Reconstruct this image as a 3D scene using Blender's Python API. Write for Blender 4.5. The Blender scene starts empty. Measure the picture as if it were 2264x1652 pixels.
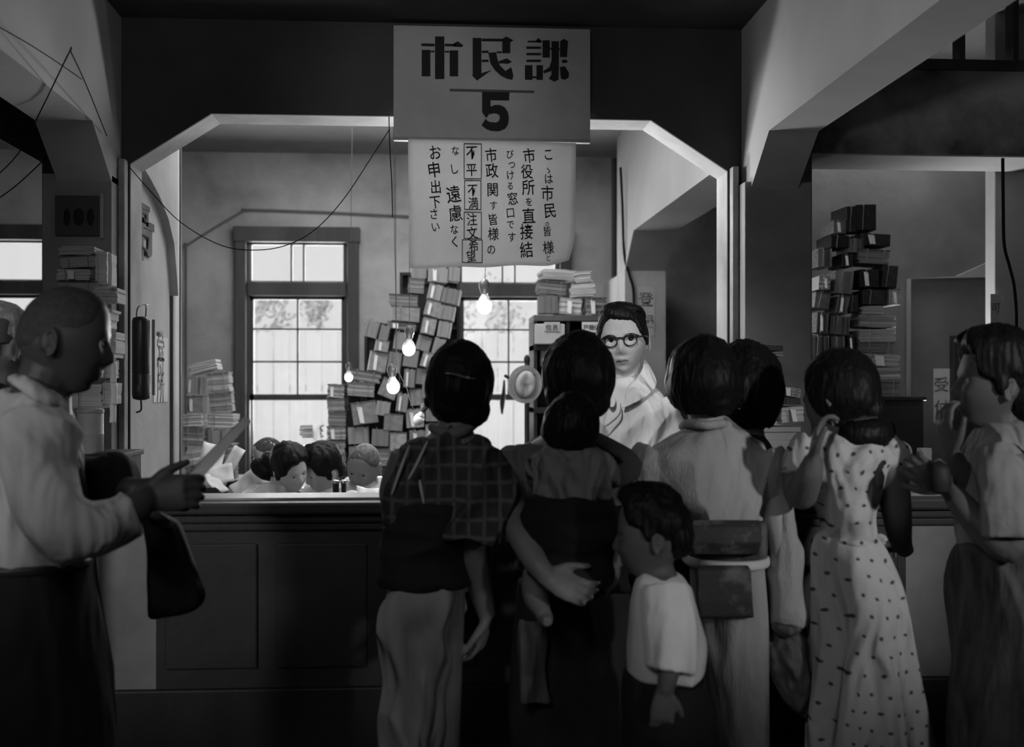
import bpy, bmesh, math, random
from mathutils import Vector, Matrix, noise, Euler
C = bpy.context.scene.collection
PI = math.pi
# ---------------------------------------------------------------- camera, world, lights, exposure
FPX, PSI, HZ, CX = 2600.0, math.radians(3.8), 855.0, 1132.0      # focal length in px, yaw, horizon row, centre column
CAMZ = 1.40
cam_d = bpy.data.cameras.new('camera'); cam = bpy.data.objects.new('camera', cam_d); C.objects.link(cam)
cam_d.sensor_width = 36; cam_d.lens = 36 * FPX / 2264; cam_d.shift_y = (HZ - 826) / 2264
cam.location = (0, 0, CAMZ); cam.rotation_euler = (PI / 2, 0, -PSI)
cam_d.dof.use_dof = True; cam_d.dof.focus_distance = 4.4; cam_d.dof.aperture_fstop = 2.6
cam_d.clip_end = 200
sc = bpy.context.scene; sc.camera = cam
sc.view_settings.view_transform = 'Standard'; sc.view_settings.look = 'None'
sc.view_settings.gamma = 1; sc.view_settings.use_curve_mapping = False; sc.view_settings.exposure = 0.0
w = bpy.data.worlds.new('sky'); sc.world = w; w.use_nodes = True
w.node_tree.nodes['Background'].inputs[0].default_value = (1, 1, 1, 1)
w.node_tree.nodes['Background'].inputs[1].default_value = 0.96

def aim(o, target):
    o.rotation_euler = (Vector(target) - o.location).to_track_quat('-Z', 'Y').to_euler()
def area(name, loc, target, sx, sy, watts, spread=180):
    d = bpy.data.lights.new(name, 'AREA'); d.shape = 'RECTANGLE'; d.size = sx; d.size_y = sy; d.energy = watts
    d.spread = math.radians(spread)
    o = bpy.data.objects.new(name, d); C.objects.link(o); o.location = loc; aim(o, target); return o
def spot(name, loc, target, watts, ang, blend=.6, r=.15):
    d = bpy.data.lights.new(name, 'SPOT'); d.energy = watts; d.spot_size = math.radians(ang); d.spot_blend = blend; d.shadow_soft_size = r
    o = bpy.data.objects.new(name, d); C.objects.link(o); o.location = loc; aim(o, target); return o
# daylight through the office windows (just outside the panes, shining in)
area('daylight_left_window', (-1.03, 9.35, 1.9), (-.6, 5, 1.6), .9, 1.7, 95)
area('daylight_right_window', (.75, 9.35, 1.9), (.4, 5, 1.6), .8, 1.7, 95)
area('daylight_side_window', (-3.4, 9.35, 2.0), (-2.2, 5, 1.6), 1.2, 1.6, 60)
sd_ = bpy.data.lights.new('sun', 'SUN'); sd_.energy = 1.6; sd_.angle = .02; so_ = bpy.data.objects.new('sun', sd_); C.objects.link(so_)
so_.location = (-2, 0, 12); so_.rotation_euler = Vector((.35, .75, -.85)).to_track_quat('-Z', 'Y').to_euler()
# area fills added under the office ceiling (above the lintel, out of the frame)
area('office_fill_near', (-.2, 6.3, 3.1), (-.2, 6.6, 0), 1.6, .5, 30)
area('office_fill_far', (-.4, 7.9, 3.1), (-.4, 8.4, 0), 1.8, .4, 12)
spot('office_fill_low', (.35, 6.3, 1.55), (.25, 4.4, 3.0), 95, 86, .25, .10)
spot('soffit_fill_right', (2.45, 5.85, 1.15), (2.35, 5.12, 2.42), 85, 110, .8, .1)  # upward spot added to brighten the right bay soffit strip
area('office_fill_right', (2.4, 6.0, 3.0), (2.4, 6.3, 0), .8, .5, 8)
# fills added for the standing clerk: one from the left, one from the front
area('clerk_rim_fill', (.05, 5.5, 2.3), (1.0, 4.2, 1.3), .5, .3, 13)
spot('clerk_front_fill', (-.15, 1.9, 2.8), (.60, 4.1, 1.36), 120, 19, .6, .12)
# key spot and fills added behind and beside the camera to light the hall
spot('hall_key_right', (3.3, -.9, 2.35), (1.22, 3.3, 1.30), 360, 23, .95, .10)
spot('hall_fill_left', (-1.2, .2, 1.5), (1.5, 3.2, 2.9), 110, 34, .9, .15)
spot('hall_fill_post', (.9, 1.2, 1.5), (-1.50, 4.2, 2.8), 5, 34, .9, .15)
spot('hall_fill_bay', (2.6, 2.0, 2.2), (2.9, 5.0, 2.6), 7, 70, .9, .2)
spot('hall_fill_sign', (-.6, 1.0, 2.6), (-.06, 4.95, 2.45), 75, 20, .7, .2)
spot('hall_fill_rear', (-2.6, .1, 2.0), (-1.2, 3.0, 1.25), 165, 26, .9, .2)
spot('hall_fill_low', (2.2, -.8, 1.7), (.56, 2.69, .86), 120, 10, .9, .1)
area('hall_fill_ceiling', (-.9, .3, 2.7), (-.4, 3.6, 1.0), 1.2, .6, 13)

# ---------------------------------------------------------------- helpers
cs, sn = math.cos(PSI), math.sin(PSI)
VR = Vector((cs, -sn, 0)); VF = Vector((sn, cs, 0)); UP = Vector((0, 0, 1)); CAMP = Vector((0, 0, CAMZ))
def P(px, py, d):          # point at view depth d
    return CAMP + VR * ((px - CX) / FPX * d) + VF * d + UP * ((HZ - py) / FPX * d)
def W(px, py, y):          # point on the plane y
    rx = (px - CX) / FPX
    return P(px, py, y / (cs - rx * sn))
def X(px, y): return W(px, 800, y).x
def Z(px, py, y): return W(px, py, y).z

_m = {}
def mat(name, v, rough=.75, v2=None, scale=3, bump=0, bscale=60, detail=4, spec=.3, rnd=0, stretch=None, lo=.38, hi=.62, metal=0):
    if name in _m: return _m[name]
    m = bpy.data.materials.new(name); m.use_nodes = True; _m[name] = m
    nt = m.node_tree; N = nt.nodes; L = nt.links; b = N['Principled BSDF']
    b.inputs['Roughness'].default_value = rough; b.inputs['Specular IOR Level'].default_value = spec
    b.inputs['Metallic'].default_value = metal
    b.inputs['Base Color'].default_value = (v, v, v, 1)
    tc = N.new('ShaderNodeTexCoord'); src = tc.outputs['Object']
    if stretch:
        mp = N.new('ShaderNodeMapping'); mp.inputs['Scale'].default_value = stretch; L.new(src, mp.inputs[0]); src = mp.outputs[0]
    if v2 is not None:
        n = N.new('ShaderNodeTexNoise'); n.inputs['Scale'].default_value = scale; n.inputs['Detail'].default_value = detail
        n.inputs['Roughness'].default_value = .6
        L.new(src, n.inputs[0]); r = N.new('ShaderNodeValToRGB'); L.new(n.outputs[0], r.inputs[0])
        r.color_ramp.elements[0].position = lo; r.color_ramp.elements[0].color = (v2, v2, v2, 1)
        r.color_ramp.elements[1].position = hi; r.color_ramp.elements[1].color = (v, v, v, 1)
        out = r.outputs[0]
        if rnd:
            oi = N.new('ShaderNodeObjectInfo'); mr = N.new('ShaderNodeMapRange'); L.new(oi.outputs['Random'], mr.inputs[0])
            mr.inputs[3].default_value = 1 - rnd; mr.inputs[4].default_value = 1 + rnd * .6
            mx = N.new('ShaderNodeVectorMath'); mx.operation = 'SCALE'; L.new(out, mx.inputs[0]); L.new(mr.outputs[0], mx.inputs['Scale']); out = mx.outputs[0]
        L.new(out, b.inputs['Base Color'])
    if bump:
        n2 = N.new('ShaderNodeTexNoise'); n2.inputs['Scale'].default_value = bscale; n2.inputs['Detail'].default_value = 3; L.new(src, n2.inputs[0])
        bp = N.new('ShaderNodeBump'); bp.inputs['Strength'].default_value = bump; bp.inputs['Distance'].default_value = .01
        L.new(n2.outputs[0], bp.inputs['Height']); L.new(bp.outputs[0], b.inputs['Normal'])
    return m
def pattern_mat(name, kind, va, vb, scale, rough=.85, thr=.5, soft=.05, stretch=(1, 1, 1), noise_amt=0):
    """cloth with a woven or printed pattern: dots, checks or stripes"""
    m = bpy.data.materials.new(name); m.use_nodes = True; _m[name] = m
    nt = m.node_tree; N = nt.nodes; L = nt.links; b = N['Principled BSDF']; b.inputs['Roughness'].default_value = rough
    b.inputs['Specular IOR Level'].default_value = .15
    tc = N.new('ShaderNodeTexCoord'); mp = N.new('ShaderNodeMapping'); mp.inputs['Scale'].default_value = stretch; L.new(tc.outputs['Object'], mp.inputs[0])
    if kind == 'dots':                           # small printed sprigs in staggered rows
        sx = N.new('ShaderNodeSeparateXYZ'); L.new(mp.outputs[0], sx.inputs[0])
        def M2(op, a, b=None):
            n = N.new('ShaderNodeMath'); n.operation = op
            for i_, q_ in enumerate((a, b)):
                if q_ is None: continue
                if isinstance(q_, (int, float)): n.inputs[i_].default_value = q_
                else: L.new(q_, n.inputs[i_])
            return n.outputs[0]
        wn = N.new('ShaderNodeTexNoise'); wn.inputs['Scale'].default_value = 7; L.new(mp.outputs[0], wn.inputs[0]); wob = M2('MULTIPLY', wn.outputs[0], 1.6)
        v = M2('ADD', M2('MULTIPLY', sx.outputs[2], scale), wob); row = M2('MODULO', M2('FLOOR', v), 2.0)
        u = M2('ADD', M2('ADD', M2('MULTIPLY', sx.outputs[0], scale), M2('MULTIPLY', row, .5)), wob)
        du = M2('SUBTRACT', M2('FRACT', M2('ADD', u, 500.0)), .5); dv = M2('MULTIPLY', M2('SUBTRACT', M2('FRACT', M2('ADD', v, 500.0)), .5), 1.3)
        val = M2('SQRT', M2('ADD', M2('MULTIPLY', du, du), M2('MULTIPLY', dv, dv)))
    elif kind == 'check':
        a = N.new('ShaderNodeTexWave'); a.bands_direction = 'X'; a.inputs['Scale'].default_value = scale; a.inputs['Distortion'].default_value = 1.2
        c = N.new('ShaderNodeTexWave'); c.bands_direction = 'Z'; c.inputs['Scale'].default_value = scale; c.inputs['Distortion'].default_value = 1.2
        L.new(mp.outputs[0], a.inputs[0]); L.new(mp.outputs[0], c.inputs[0])
        mx = N.new('ShaderNodeMath'); mx.operation = 'MAXIMUM'; L.new(a.outputs['Fac'], mx.inputs[0]); L.new(c.outputs['Fac'], mx.inputs[1]); val = mx.outputs[0]
    else:
        t = N.new('ShaderNodeTexWave'); t.bands_direction = kind; t.inputs['Scale'].default_value = scale; t.inputs['Distortion'].default_value = noise_amt
        t.inputs['Detail'].default_value = 3
        L.new(mp.outputs[0], t.inputs[0]); val = t.outputs['Fac']
    r = N.new('ShaderNodeValToRGB'); L.new(val, r.inputs[0])
    r.color_ramp.elements[0].position = thr - soft; r.color_ramp.elements[0].color = (va, va, va, 1)
    r.color_ramp.elements[1].position = thr + soft; r.color_ramp.elements[1].color = (vb, vb, vb, 1)
    L.new(r.outputs[0], b.inputs['Base Color'])
    n2 = N.new('ShaderNodeTexNoise'); n2.inputs['Scale'].default_value = 90; L.new(tc.outputs['Object'], n2.inputs[0])
    bp = N.new('ShaderNodeBump'); bp.inputs['Strength'].default_value = .25; bp.inputs['Distance'].default_value = .004
    L.new(n2.outputs[0], bp.inputs['Height']); L.new(bp.outputs[0], b.inputs['Normal'])
    return m
def crease(m, strength=.5, scale=9, stretch=(1, 1, .35), rot=.4, dist=.13):
    """large soft folds of the cloth as a bump under the weave"""
    nt = m.node_tree; N = nt.nodes; L = nt.links; b = N['Principled BSDF']
    tc = N.new('ShaderNodeTexCoord'); mp = N.new('ShaderNodeMapping'); mp.inputs['Scale'].default_value = stretch; mp.inputs['Rotation'].default_value = (0, rot, 0); L.new(tc.outputs['Object'], mp.inputs[0])
    n = N.new('ShaderNodeTexNoise'); n.inputs['Scale'].default_value = scale; n.inputs['Detail'].default_value = 2; n.inputs['Distortion'].default_value = .6; L.new(mp.outputs[0], n.inputs[0])
    bp = N.new('ShaderNodeBump'); bp.inputs['Strength'].default_value = strength; bp.inputs['Distance'].default_value = dist; L.new(n.outputs[0], bp.inputs['Height'])
    if b.inputs['Normal'].is_linked: L.new(b.inputs['Normal'].links[0].from_socket, bp.inputs['Normal'])
    L.new(bp.outputs[0], b.inputs['Normal']); return m
def glow_mat(name, s):
    m = bpy.data.materials.new(name); m.use_nodes = True; b = m.node_tree.nodes['Principled BSDF']
    b.inputs['Base Color'].default_value = (.9, .9, .9, 1); b.inputs['Emission Color'].default_value = (1, 1, 1, 1); b.inputs['Emission Strength'].default_value = s
    return m
def glass_mat(name):
    m = bpy.data.materials.new(name); m.use_nodes = True; nt = m.node_tree; N = nt.nodes; N.remove(N['Principled BSDF'])
    t = N.new('ShaderNodeBsdfTransparent'); t.inputs[0].default_value = (.9, .9, .9, 1); g = N.new('ShaderNodeBsdfGlossy'); g.inputs['Roughness'].default_value = .05
    mx = N.new('ShaderNodeMixShader'); mx.inputs[0].default_value = .06
    nt.links.new(t.outputs[0], mx.inputs[1]); nt.links.new(g.outputs[0], mx.inputs[2]); nt.links.new(mx.outputs[0], N['Material Output'].inputs[0])
    return m

def tag(o, label=None, cat=None, group=None, kind=None):
    if label: o['label'] = label
    if cat: o['category'] = cat
    if group: o['group'] = group
    if kind: o['kind'] = kind
    return o
def thing(name, label, cat, loc=(0, 0, 0), group=None, rz=0):
    o = bpy.data.objects.new(name, None); C.objects.link(o); o.location = loc; o.rotation_euler = (0, 0, rz)
    o.empty_display_size = .1
    return tag(o, label, cat, group)
def mk(name, bm, m, parent=None, label=None, smooth=False, world=True, origin=None):
    """one mesh object; geometry is given in world space and moved into its parent's (unrotated) frame"""
    if isinstance(bm, bpy.types.Mesh): me = bm
    else:
        bmesh.ops.recalc_face_normals(bm, faces=bm.faces)
        me = bpy.data.meshes.new(name); bm.to_mesh(me); bm.free()
    if smooth:
        for p in me.polygons: p.use_smooth = True
    me.materials.clear(); me.materials.append(m)
    o = bpy.data.objects.new(name, me); C.objects.link(o)
    off = Vector((0, 0, 0))
    if parent is not None:
        o.parent = parent; q = parent
        while q is not None: off += Vector(q.location); q = q.parent
    if origin is not None:
        o.location = Vector(origin) - off; off = Vector(origin)
    if world and off.length > 0: me.transform(Matrix.Translation(-off))
    if label: o['label'] = label
    return o
def box(bm, x0, x1, y0, y1, z0, z1, bev=0, M=None):
    r = bmesh.ops.create_cube(bm, size=1)
    vs = r['verts']
    for v in vs: v.co = Vector(((x0 + x1) / 2 + v.co.x * (x1 - x0), (y0 + y1) / 2 + v.co.y * (y1 - y0), (z0 + z1) / 2 + v.co.z * (z1 - z0)))
    if bev:
        es = list({e for v in vs for e in v.link_edges})
        r2 = bmesh.ops.bevel(bm, geom=es, offset=bev, segments=2, affect='EDGES', profile=.6)
        vs = list({v for f in r2['faces'] for v in f.verts} | {v for v in vs if v.is_valid})
    if M:
        for v in vs: v.co = M @ v.co
    return vs
def prism(bm, pts, vec):
    """closed polygon (list of Vector) extruded along vec"""
    a = [bm.verts.new(p) for p in pts]; b = [bm.verts.new(Vector(p) + Vector(vec)) for p in pts]
    n = len(pts); bm.faces.new(a); bm.faces.new(b[::-1])
    for i in range(n): bm.faces.new((a[i], b[i], b[(i + 1) % n], a[(i + 1) % n]))
def catmull(vals, k):
    """resample a list of tuples"""
    out = []; n = len(vals)
    for i in range(n - 1):
        p0 = vals[max(i - 1, 0)]; p1 = vals[i]; p2 = vals[i + 1]; p3 = vals[min(i + 2, n - 1)]
        for j in range(k):
            t = j / k
            out.append(tuple(.5 * ((2 * b) + (-a + c) * t + (2 * a - 5 * b + 4 * c - d) * t * t + (-a + 3 * b - 3 * c + d) * t ** 3) for a, b, c, d in zip(p0, p1, p2, p3)))
    out.append(tuple(vals[-1])); return out
def rings(bm, R):
    """R: list of lists of Vector; closed loft with fan caps"""
    V = [[bm.verts.new(p) for p in r] for r in R]; n = len(V[0])
    for i in range(len(V) - 1):
        for j in range(n):
            bm.faces.new((V[i][j], V[i][(j + 1) % n], V[i + 1][(j + 1) % n], V[i + 1][j]))
    for r, rr in ((V[0], R[0]), (V[-1], R[-1])):
        c = bm.verts.new(sum(rr, Vector()) / n)
        for j in range(n): bm.faces.new((r[j], r[(j + 1) % n], c))
def tube(bm, pts, rad, seg=10, k=4, flat=1.0, up=None):
    """round tube through pts; rad per point (number or list)"""
    if not isinstance(rad, (list, tuple)): rad = [rad] * len(pts)
    q = catmull([(*p, r) for p, r in zip(pts, rad)], k) if k > 1 else [(*p, r) for p, r in zip(pts, rad)]
    R = []; prev = None
    for i, a in enumerate(q):
        p = Vector(a[:3]); nx = Vector(q[min(i + 1, len(q) - 1)][:3]); pv = Vector(q[max(i - 1, 0)][:3])
        t = (nx - pv).normalized() if (nx - pv).length > 1e-7 else Vector((0, 0, 1))
        if prev is None:
            u = Vector(up) if up is not None else (Vector((0, 0, 1)) if abs(t.z) < .9 else Vector((1, 0, 0)))
        else: u = prev
        u = (u - t * u.dot(t)).normalized(); prev = u; s = t.cross(u)
        r = max(a[3], 1e-4)
        R.append([p + s * (r * math.cos(2 * PI * j / seg)) + u * (r * flat * math.sin(2 * PI * j / seg)) for j in range(seg)])
    rings(bm, R)
def ball(bm, c, rx, ry, rz, M=None, sub=3):
    r = bmesh.ops.create_icosphere(bm, subdivisions=sub, radius=1)
    for v in r['verts']:
        q = Vector((v.co.x * rx, v.co.y * ry, v.co.z * rz))
        v.co = Vector(c) + (M @ q if M else q)
def lathe(bm, prof, c, seg=24, axis=None):
    """prof: list of (r, z) from c upward"""
    R = [[Vector(c) + Vector((r * math.cos(2 * PI * j / seg), r * math.sin(2 * PI * j / seg), z)) for j in range(seg)] for r, z in prof]
    rings(bm, R)
def new(): return bmesh.new()
def glyph(bm, ch, cx, cz, size, y, off=0.0, th=.002, rot=0, sx=1, font_y=None):
    """one character standing upright, facing -y, centred on (cx, cz), added to bm"""
    cu = bpy.data.curves.new('t', 'FONT'); cu.body = ch; cu.size = 1; cu.resolution_u = 2; cu.offset = off
    o = bpy.data.objects.new('t', cu); C.objects.link(o); bpy.context.view_layer.update()
    me = bpy.data.meshes.new_from_object(o.evaluated_get(bpy.context.evaluated_depsgraph_get()))
    bpy.data.objects.remove(o); bpy.data.curves.remove(cu)
    if len(me.vertices) == 0: return
    xs = [v.co.x for v in me.vertices]; ys = [v.co.y for v in me.vertices]
    mx, my = (min(xs) + max(xs)) / 2, (min(ys) + max(ys)) / 2
    if font_y is None: my = .38 if ord(ch[0]) > 255 else my
    b2 = bmesh.new(); b2.from_mesh(me); bpy.data.meshes.remove(me)
    r = bmesh.ops.extrude_face_region(b2, geom=list(b2.faces)); up = {e for e in r['geom'] if isinstance(e, bmesh.types.BMVert)}
    ca, sa = math.cos(rot), math.sin(rot)
    for v in b2.verts:
        a, b = (v.co.x - mx) * size * sx, (v.co.y - my) * size
        v.co = Vector((cx + a * ca - b * sa, y - (th if v in up else 0), cz + a * sa + b * ca))
    tmp = bpy.data.meshes.new('t'); b2.to_mesh(tmp); b2.free(); bm.from_mesh(tmp); bpy.data.meshes.remove(tmp)
# ---------------------------------------------------------------- materials
PL = mat('office_plaster', .52, .85, .22, 1.25, .15, 40, lo=.28, hi=.58, detail=6)
PLD = mat('hall_lintel_dark', .075, .8, .045, 1.3, .2, 30)
PLC = mat('column_plaster', .42, .85, .20, 1.4, .25, 30, lo=.3, hi=.7)
PLB = mat('beam_plaster', .50, .8, .40, .9, .12, 25)
PLR = mat('stained_plaster', .34, .85, .03, 1.9, .3, 30, detail=7, lo=.42, hi=.66)
CEIL = mat('office_ceiling_paint', .36, .9, .28, .8)
WOOD = mat('dark_window_wood', .10, .6, .06, 4, .2, 50, stretch=(1, 1, .2))
CNT = mat('dark_counter_wood', .045, .5, .028, 2.5, .2, 40, stretch=(1, 1, .3))
LEDGE = mat('worn_counter_ledge', .45, .5, .3, 5, .1, 40)
GLASS = glass_mat('window_glass')
METAL = mat('dark_metal', .05, .4, spec=.5)
PIPE = mat('painted_pipe', .16, .5)
INK = mat('black_ink', .012, .7)
PAPER = mat('aged_notice_paper', .66, .85, .5, 3.5, .15, 12)
def translucent(m, f):
    nt = m.node_tree; N = nt.nodes; b = N['Principled BSDF']; tr = N.new('ShaderNodeBsdfTranslucent'); mx = N.new('ShaderNodeMixShader'); mx.inputs[0].default_value = f
    tr.inputs[0].default_value = (.8, .8, .8, 1); nt.links.new(b.outputs[0], mx.inputs[1]); nt.links.new(tr.outputs[0], mx.inputs[2]); nt.links.new(mx.outputs[0], N['Material Output'].inputs[0])
THIN = mat('thin_backlit_paper', .70, .85, .58, 3.0, .15, 12); translucent(THIN, .22)
def S(name, bm, m, smooth=False): return tag(mk(name, bm, m, smooth=smooth), kind='structure')

AY = 5.0
TOP, HB, OW, HX = 2.545, 2.33, 1.265, .93
# front wall of the office: one wall per bay, with the chamfered opening of the centre bay
def opening_poly(x0, x1, z0, z1, ox0, ox1, top, hb, hx0, hx1):
    """list of quads around a chamfered opening that reaches the floor"""
    return [[(x0, z0), (ox0, z0), (ox0, hb), (x0, hb)], [(ox1, z0), (x1, z0), (x1, hb), (ox1, hb)],
            [(x0, hb), (ox0, hb), (hx0, top), (x0, top)], [(ox1, hb), (x1, hb), (x1, top), (hx1, top)],
            [(x0, top), (hx0, top), (hx1, top), (x1, top)] and [(x0, top), (x1, top), (x1, z1), (x0, z1)]]
def wall_open(name, polys, y0, y1, m):
    bm = new()
    for q in polys: prism(bm, [Vector((a, y0, b)) for a, b in q], (0, y1 - y0, 0))
    bmesh.ops.remove_doubles(bm, verts=bm.verts, dist=1e-4)
    return S(name, bm, m)
# lintel front leaf has a dark tone; soffit and reveals are pale plaster -> two leaves
HC = 2.94
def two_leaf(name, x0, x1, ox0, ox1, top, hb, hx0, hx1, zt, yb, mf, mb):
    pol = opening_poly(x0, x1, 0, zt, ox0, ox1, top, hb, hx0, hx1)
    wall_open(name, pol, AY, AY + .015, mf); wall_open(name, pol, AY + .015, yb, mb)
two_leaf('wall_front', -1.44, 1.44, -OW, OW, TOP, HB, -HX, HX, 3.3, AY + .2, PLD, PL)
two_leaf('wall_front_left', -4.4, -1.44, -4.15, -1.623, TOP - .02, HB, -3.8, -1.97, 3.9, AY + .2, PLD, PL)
bm = new()
for x0, x1, z0, z1 in ((1.44, 1.635, 0, 2.41), (4.2, 4.5, 0, 2.41), (1.44, 4.5, 2.41, 2.80), (1.44, 2.02, 2.80, 3.9), (4.2, 4.5, 2.80, 3.9), (2.02, 4.2, 3.6, 3.9)):
    box(bm, x0, x1, AY, AY + .33, z0, z1)
S('wall_front_right', bm, PLR)
# transom window above the right bay: rail, two posts and panes
t = thing('window_4', None, None); t['kind'] = 'structure'
bm = new(); zr = Z(2180, 150, AY)
box(bm, 2.02, 4.2, AY - .02, AY + .1, zr - .015, zr + .03); mk('window_rail', bm, WOOD, t)
for px in (2125, 2243, 2370, 2500):
    bm = new(); xx = X(px, AY); box(bm, xx - .012, xx + .012, AY - .015, AY + .06, zr + .03, 3.6); mk('window_mullion', bm, WOOD, t)
bm = new(); box(bm, 2.02, 4.2, AY + .02, AY + .025, zr, 3.6); mk('pane', bm, GLASS, t)
bm = new(); box(bm, 1.7, 4.4, 6.2, 6.25, 2.9, 4.2); S('wall_upper_corridor', bm, mat('upper_corridor_paint', .6, .9, .5, 1))
area('upper_corridor_fill', (3.0, 5.6, 3.85), (2.8, 6.2, 3.2), 1.6, .3, 10)  # area fill for the corridor wall seen behind the transom
# soffit strip of the right bay, pale like the other reveals
bm = new(); box(bm, 1.635, 4.2, AY - .004, AY + .33, 2.405, 2.4115); box(bm, 1.633, 1.637, AY + .02, AY + .33, .6, 2.41); S('trim_1', bm, PLB)

# columns with pilaster strips
def column(n, x0, x1):
    bm = new(); box(bm, x0, x1, 4.85, AY + .25, 0, 2.26, .006); S('column_' + n, bm, PLC)
column('left', -1.575, -1.30); column('right', 1.30, 1.585)
bm = new(); box(bm, -1.298, -1.272, 4.94, 4.999, 0, 2.34, .004); box(bm, 1.272, 1.298, 4.94, 4.999, 0, 2.34, .004); S('trim_2', bm, mat('worn_edge_trim', .42, .7, .25, 4))
# beams that run from the columns over the hall, with haunches
def beam(n, x0, x1):
    bm = new(); prof = [(4.999, 2.23), (4.85, 2.23), (4.58, 2.415), (-1.5, 2.415), (-1.5, 3.9), (4.999, 3.9)]
    prism(bm, [Vector((x0, a, b)) for a, b in prof], (x1 - x0, 0, 0)); S('beam_' + n, bm, PLB)
beam('right', 1.325, 1.525); beam('left', -1.515, -1.30)
# inner beam, haunch and rear column on the right; pier on the left
bm = new(); prof = [(AY + .25, 2.40), (7.6, 2.42), (7.95, 2.19), (8.3, 2.19), (8.3, 3.17), (AY + .25, 3.17)]
prism(bm, [Vector((1.30, a, b)) for a, b in prof], (.28, 0, 0)); S('beam_inner', bm, PLB)
bm = new(); box(bm, 1.30, 1.58, 7.95, 8.999, 0, 2.19); S('column_rear', bm, PL)
bm = new(); box(bm, -1.575, -1.305, AY + .251, 5.92, 0, 3.17); S('wall_left_pier', bm, mat('pier_plaster', .46, .85, .34, 1.2, .15, 30))
bm = new()
pts = [(5.22, 2.36), (5.36, 2.33), (5.52, 2.285), (5.72, 2.20), (5.84, 2.10), (5.90, 1.95), (5.93, 1.85), (5.93, 3.17), (5.22, 3.17)]
prism(bm, [Vector((-1.31, a, b)) for a, b in pts], (.045, 0, 0)); S('trim_3', bm, PLC)
bm = new(); box(bm, -1.56, -1.29, 5.93, 5.955, 0, 3.1); box(bm, -1.40, -1.285, 6.08, 6.11, 0, 3.1, .004); S('trim_4', bm, WOOD)
bm = new(); box(bm, -1.36, -1.288, 5.956, 6.079, 0, 3.1, .02); S('trim_5', bm, PL)

# shell: back wall with window holes, side walls, hall walls, floors and ceilings
BY = 9.0
def win_px(pl, pr): return X(pl, BY), X(pr, BY)
wins = [(*win_px(524, 791),), (X(990, BY), X(990, BY) + .93), (X(20, BY) - 1.2, X(20, BY) + .35)]
zw0, zw1 = .62, Z(650, 508, BY)
bm = new(); xs = [-6.0] + sorted([v for a in wins for v in a]) + [4.6]
ws = sorted(wins)
cur = -6.0
for a, b in ws:
    box(bm, cur, a, BY, BY + .2, 0, 3.6); box(bm, a, b, BY, BY + .2, 0, zw0); box(bm, a, b, BY, BY + .2, zw1, 3.6); cur = b
box(bm, cur, 4.6, BY, BY + .2, 0, 3.6); S('wall_back', bm, PL)
bm = new(); box(bm, -6.2, -6.0, AY, BY + .2, 0, 3.6); S('wall_office_left', bm, PL)
bm = new(); box(bm, 4.5, 4.7, -3, BY + .2, 0, 4.3); S('wall_right', bm, PLR)
bm = new(); box(bm, -4.6, -4.4, -3, AY + .2, 0, 4.3); S('wall_left', bm, PLC)
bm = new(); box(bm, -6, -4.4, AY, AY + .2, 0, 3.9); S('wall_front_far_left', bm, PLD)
bm = new(); box(bm, -4.6, 4.7, -3.2, -3.0, 0, 4.3); S('wall_hall_rear', bm, PLC)
bm = new(); box(bm, -6.2, 4.7, -3.2, BY + .2, -.1, 0); S('floor', bm, mat('worn_board_floor', .10, .6, .06, 3, .2, 30, stretch=(1, .15, 1)))
bm = new(); box(bm, -6.2, 4.7, AY + .2, BY + .2, 3.17, 3.27); S('ceiling', bm, CEIL)
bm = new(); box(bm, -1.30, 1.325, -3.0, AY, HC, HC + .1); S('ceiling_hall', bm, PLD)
bm = new(); box(bm, -4.6, -1.515, -3.2, AY + .2, 3.9, 4.0); box(bm, 1.525, 4.7, -3.2, 6.4, 3.9, 4.0); box(bm, 1.5, 4.5, AY + .33, 6.25, 3.28, 3.30); S('ceiling_side', bm, PLD)

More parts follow.
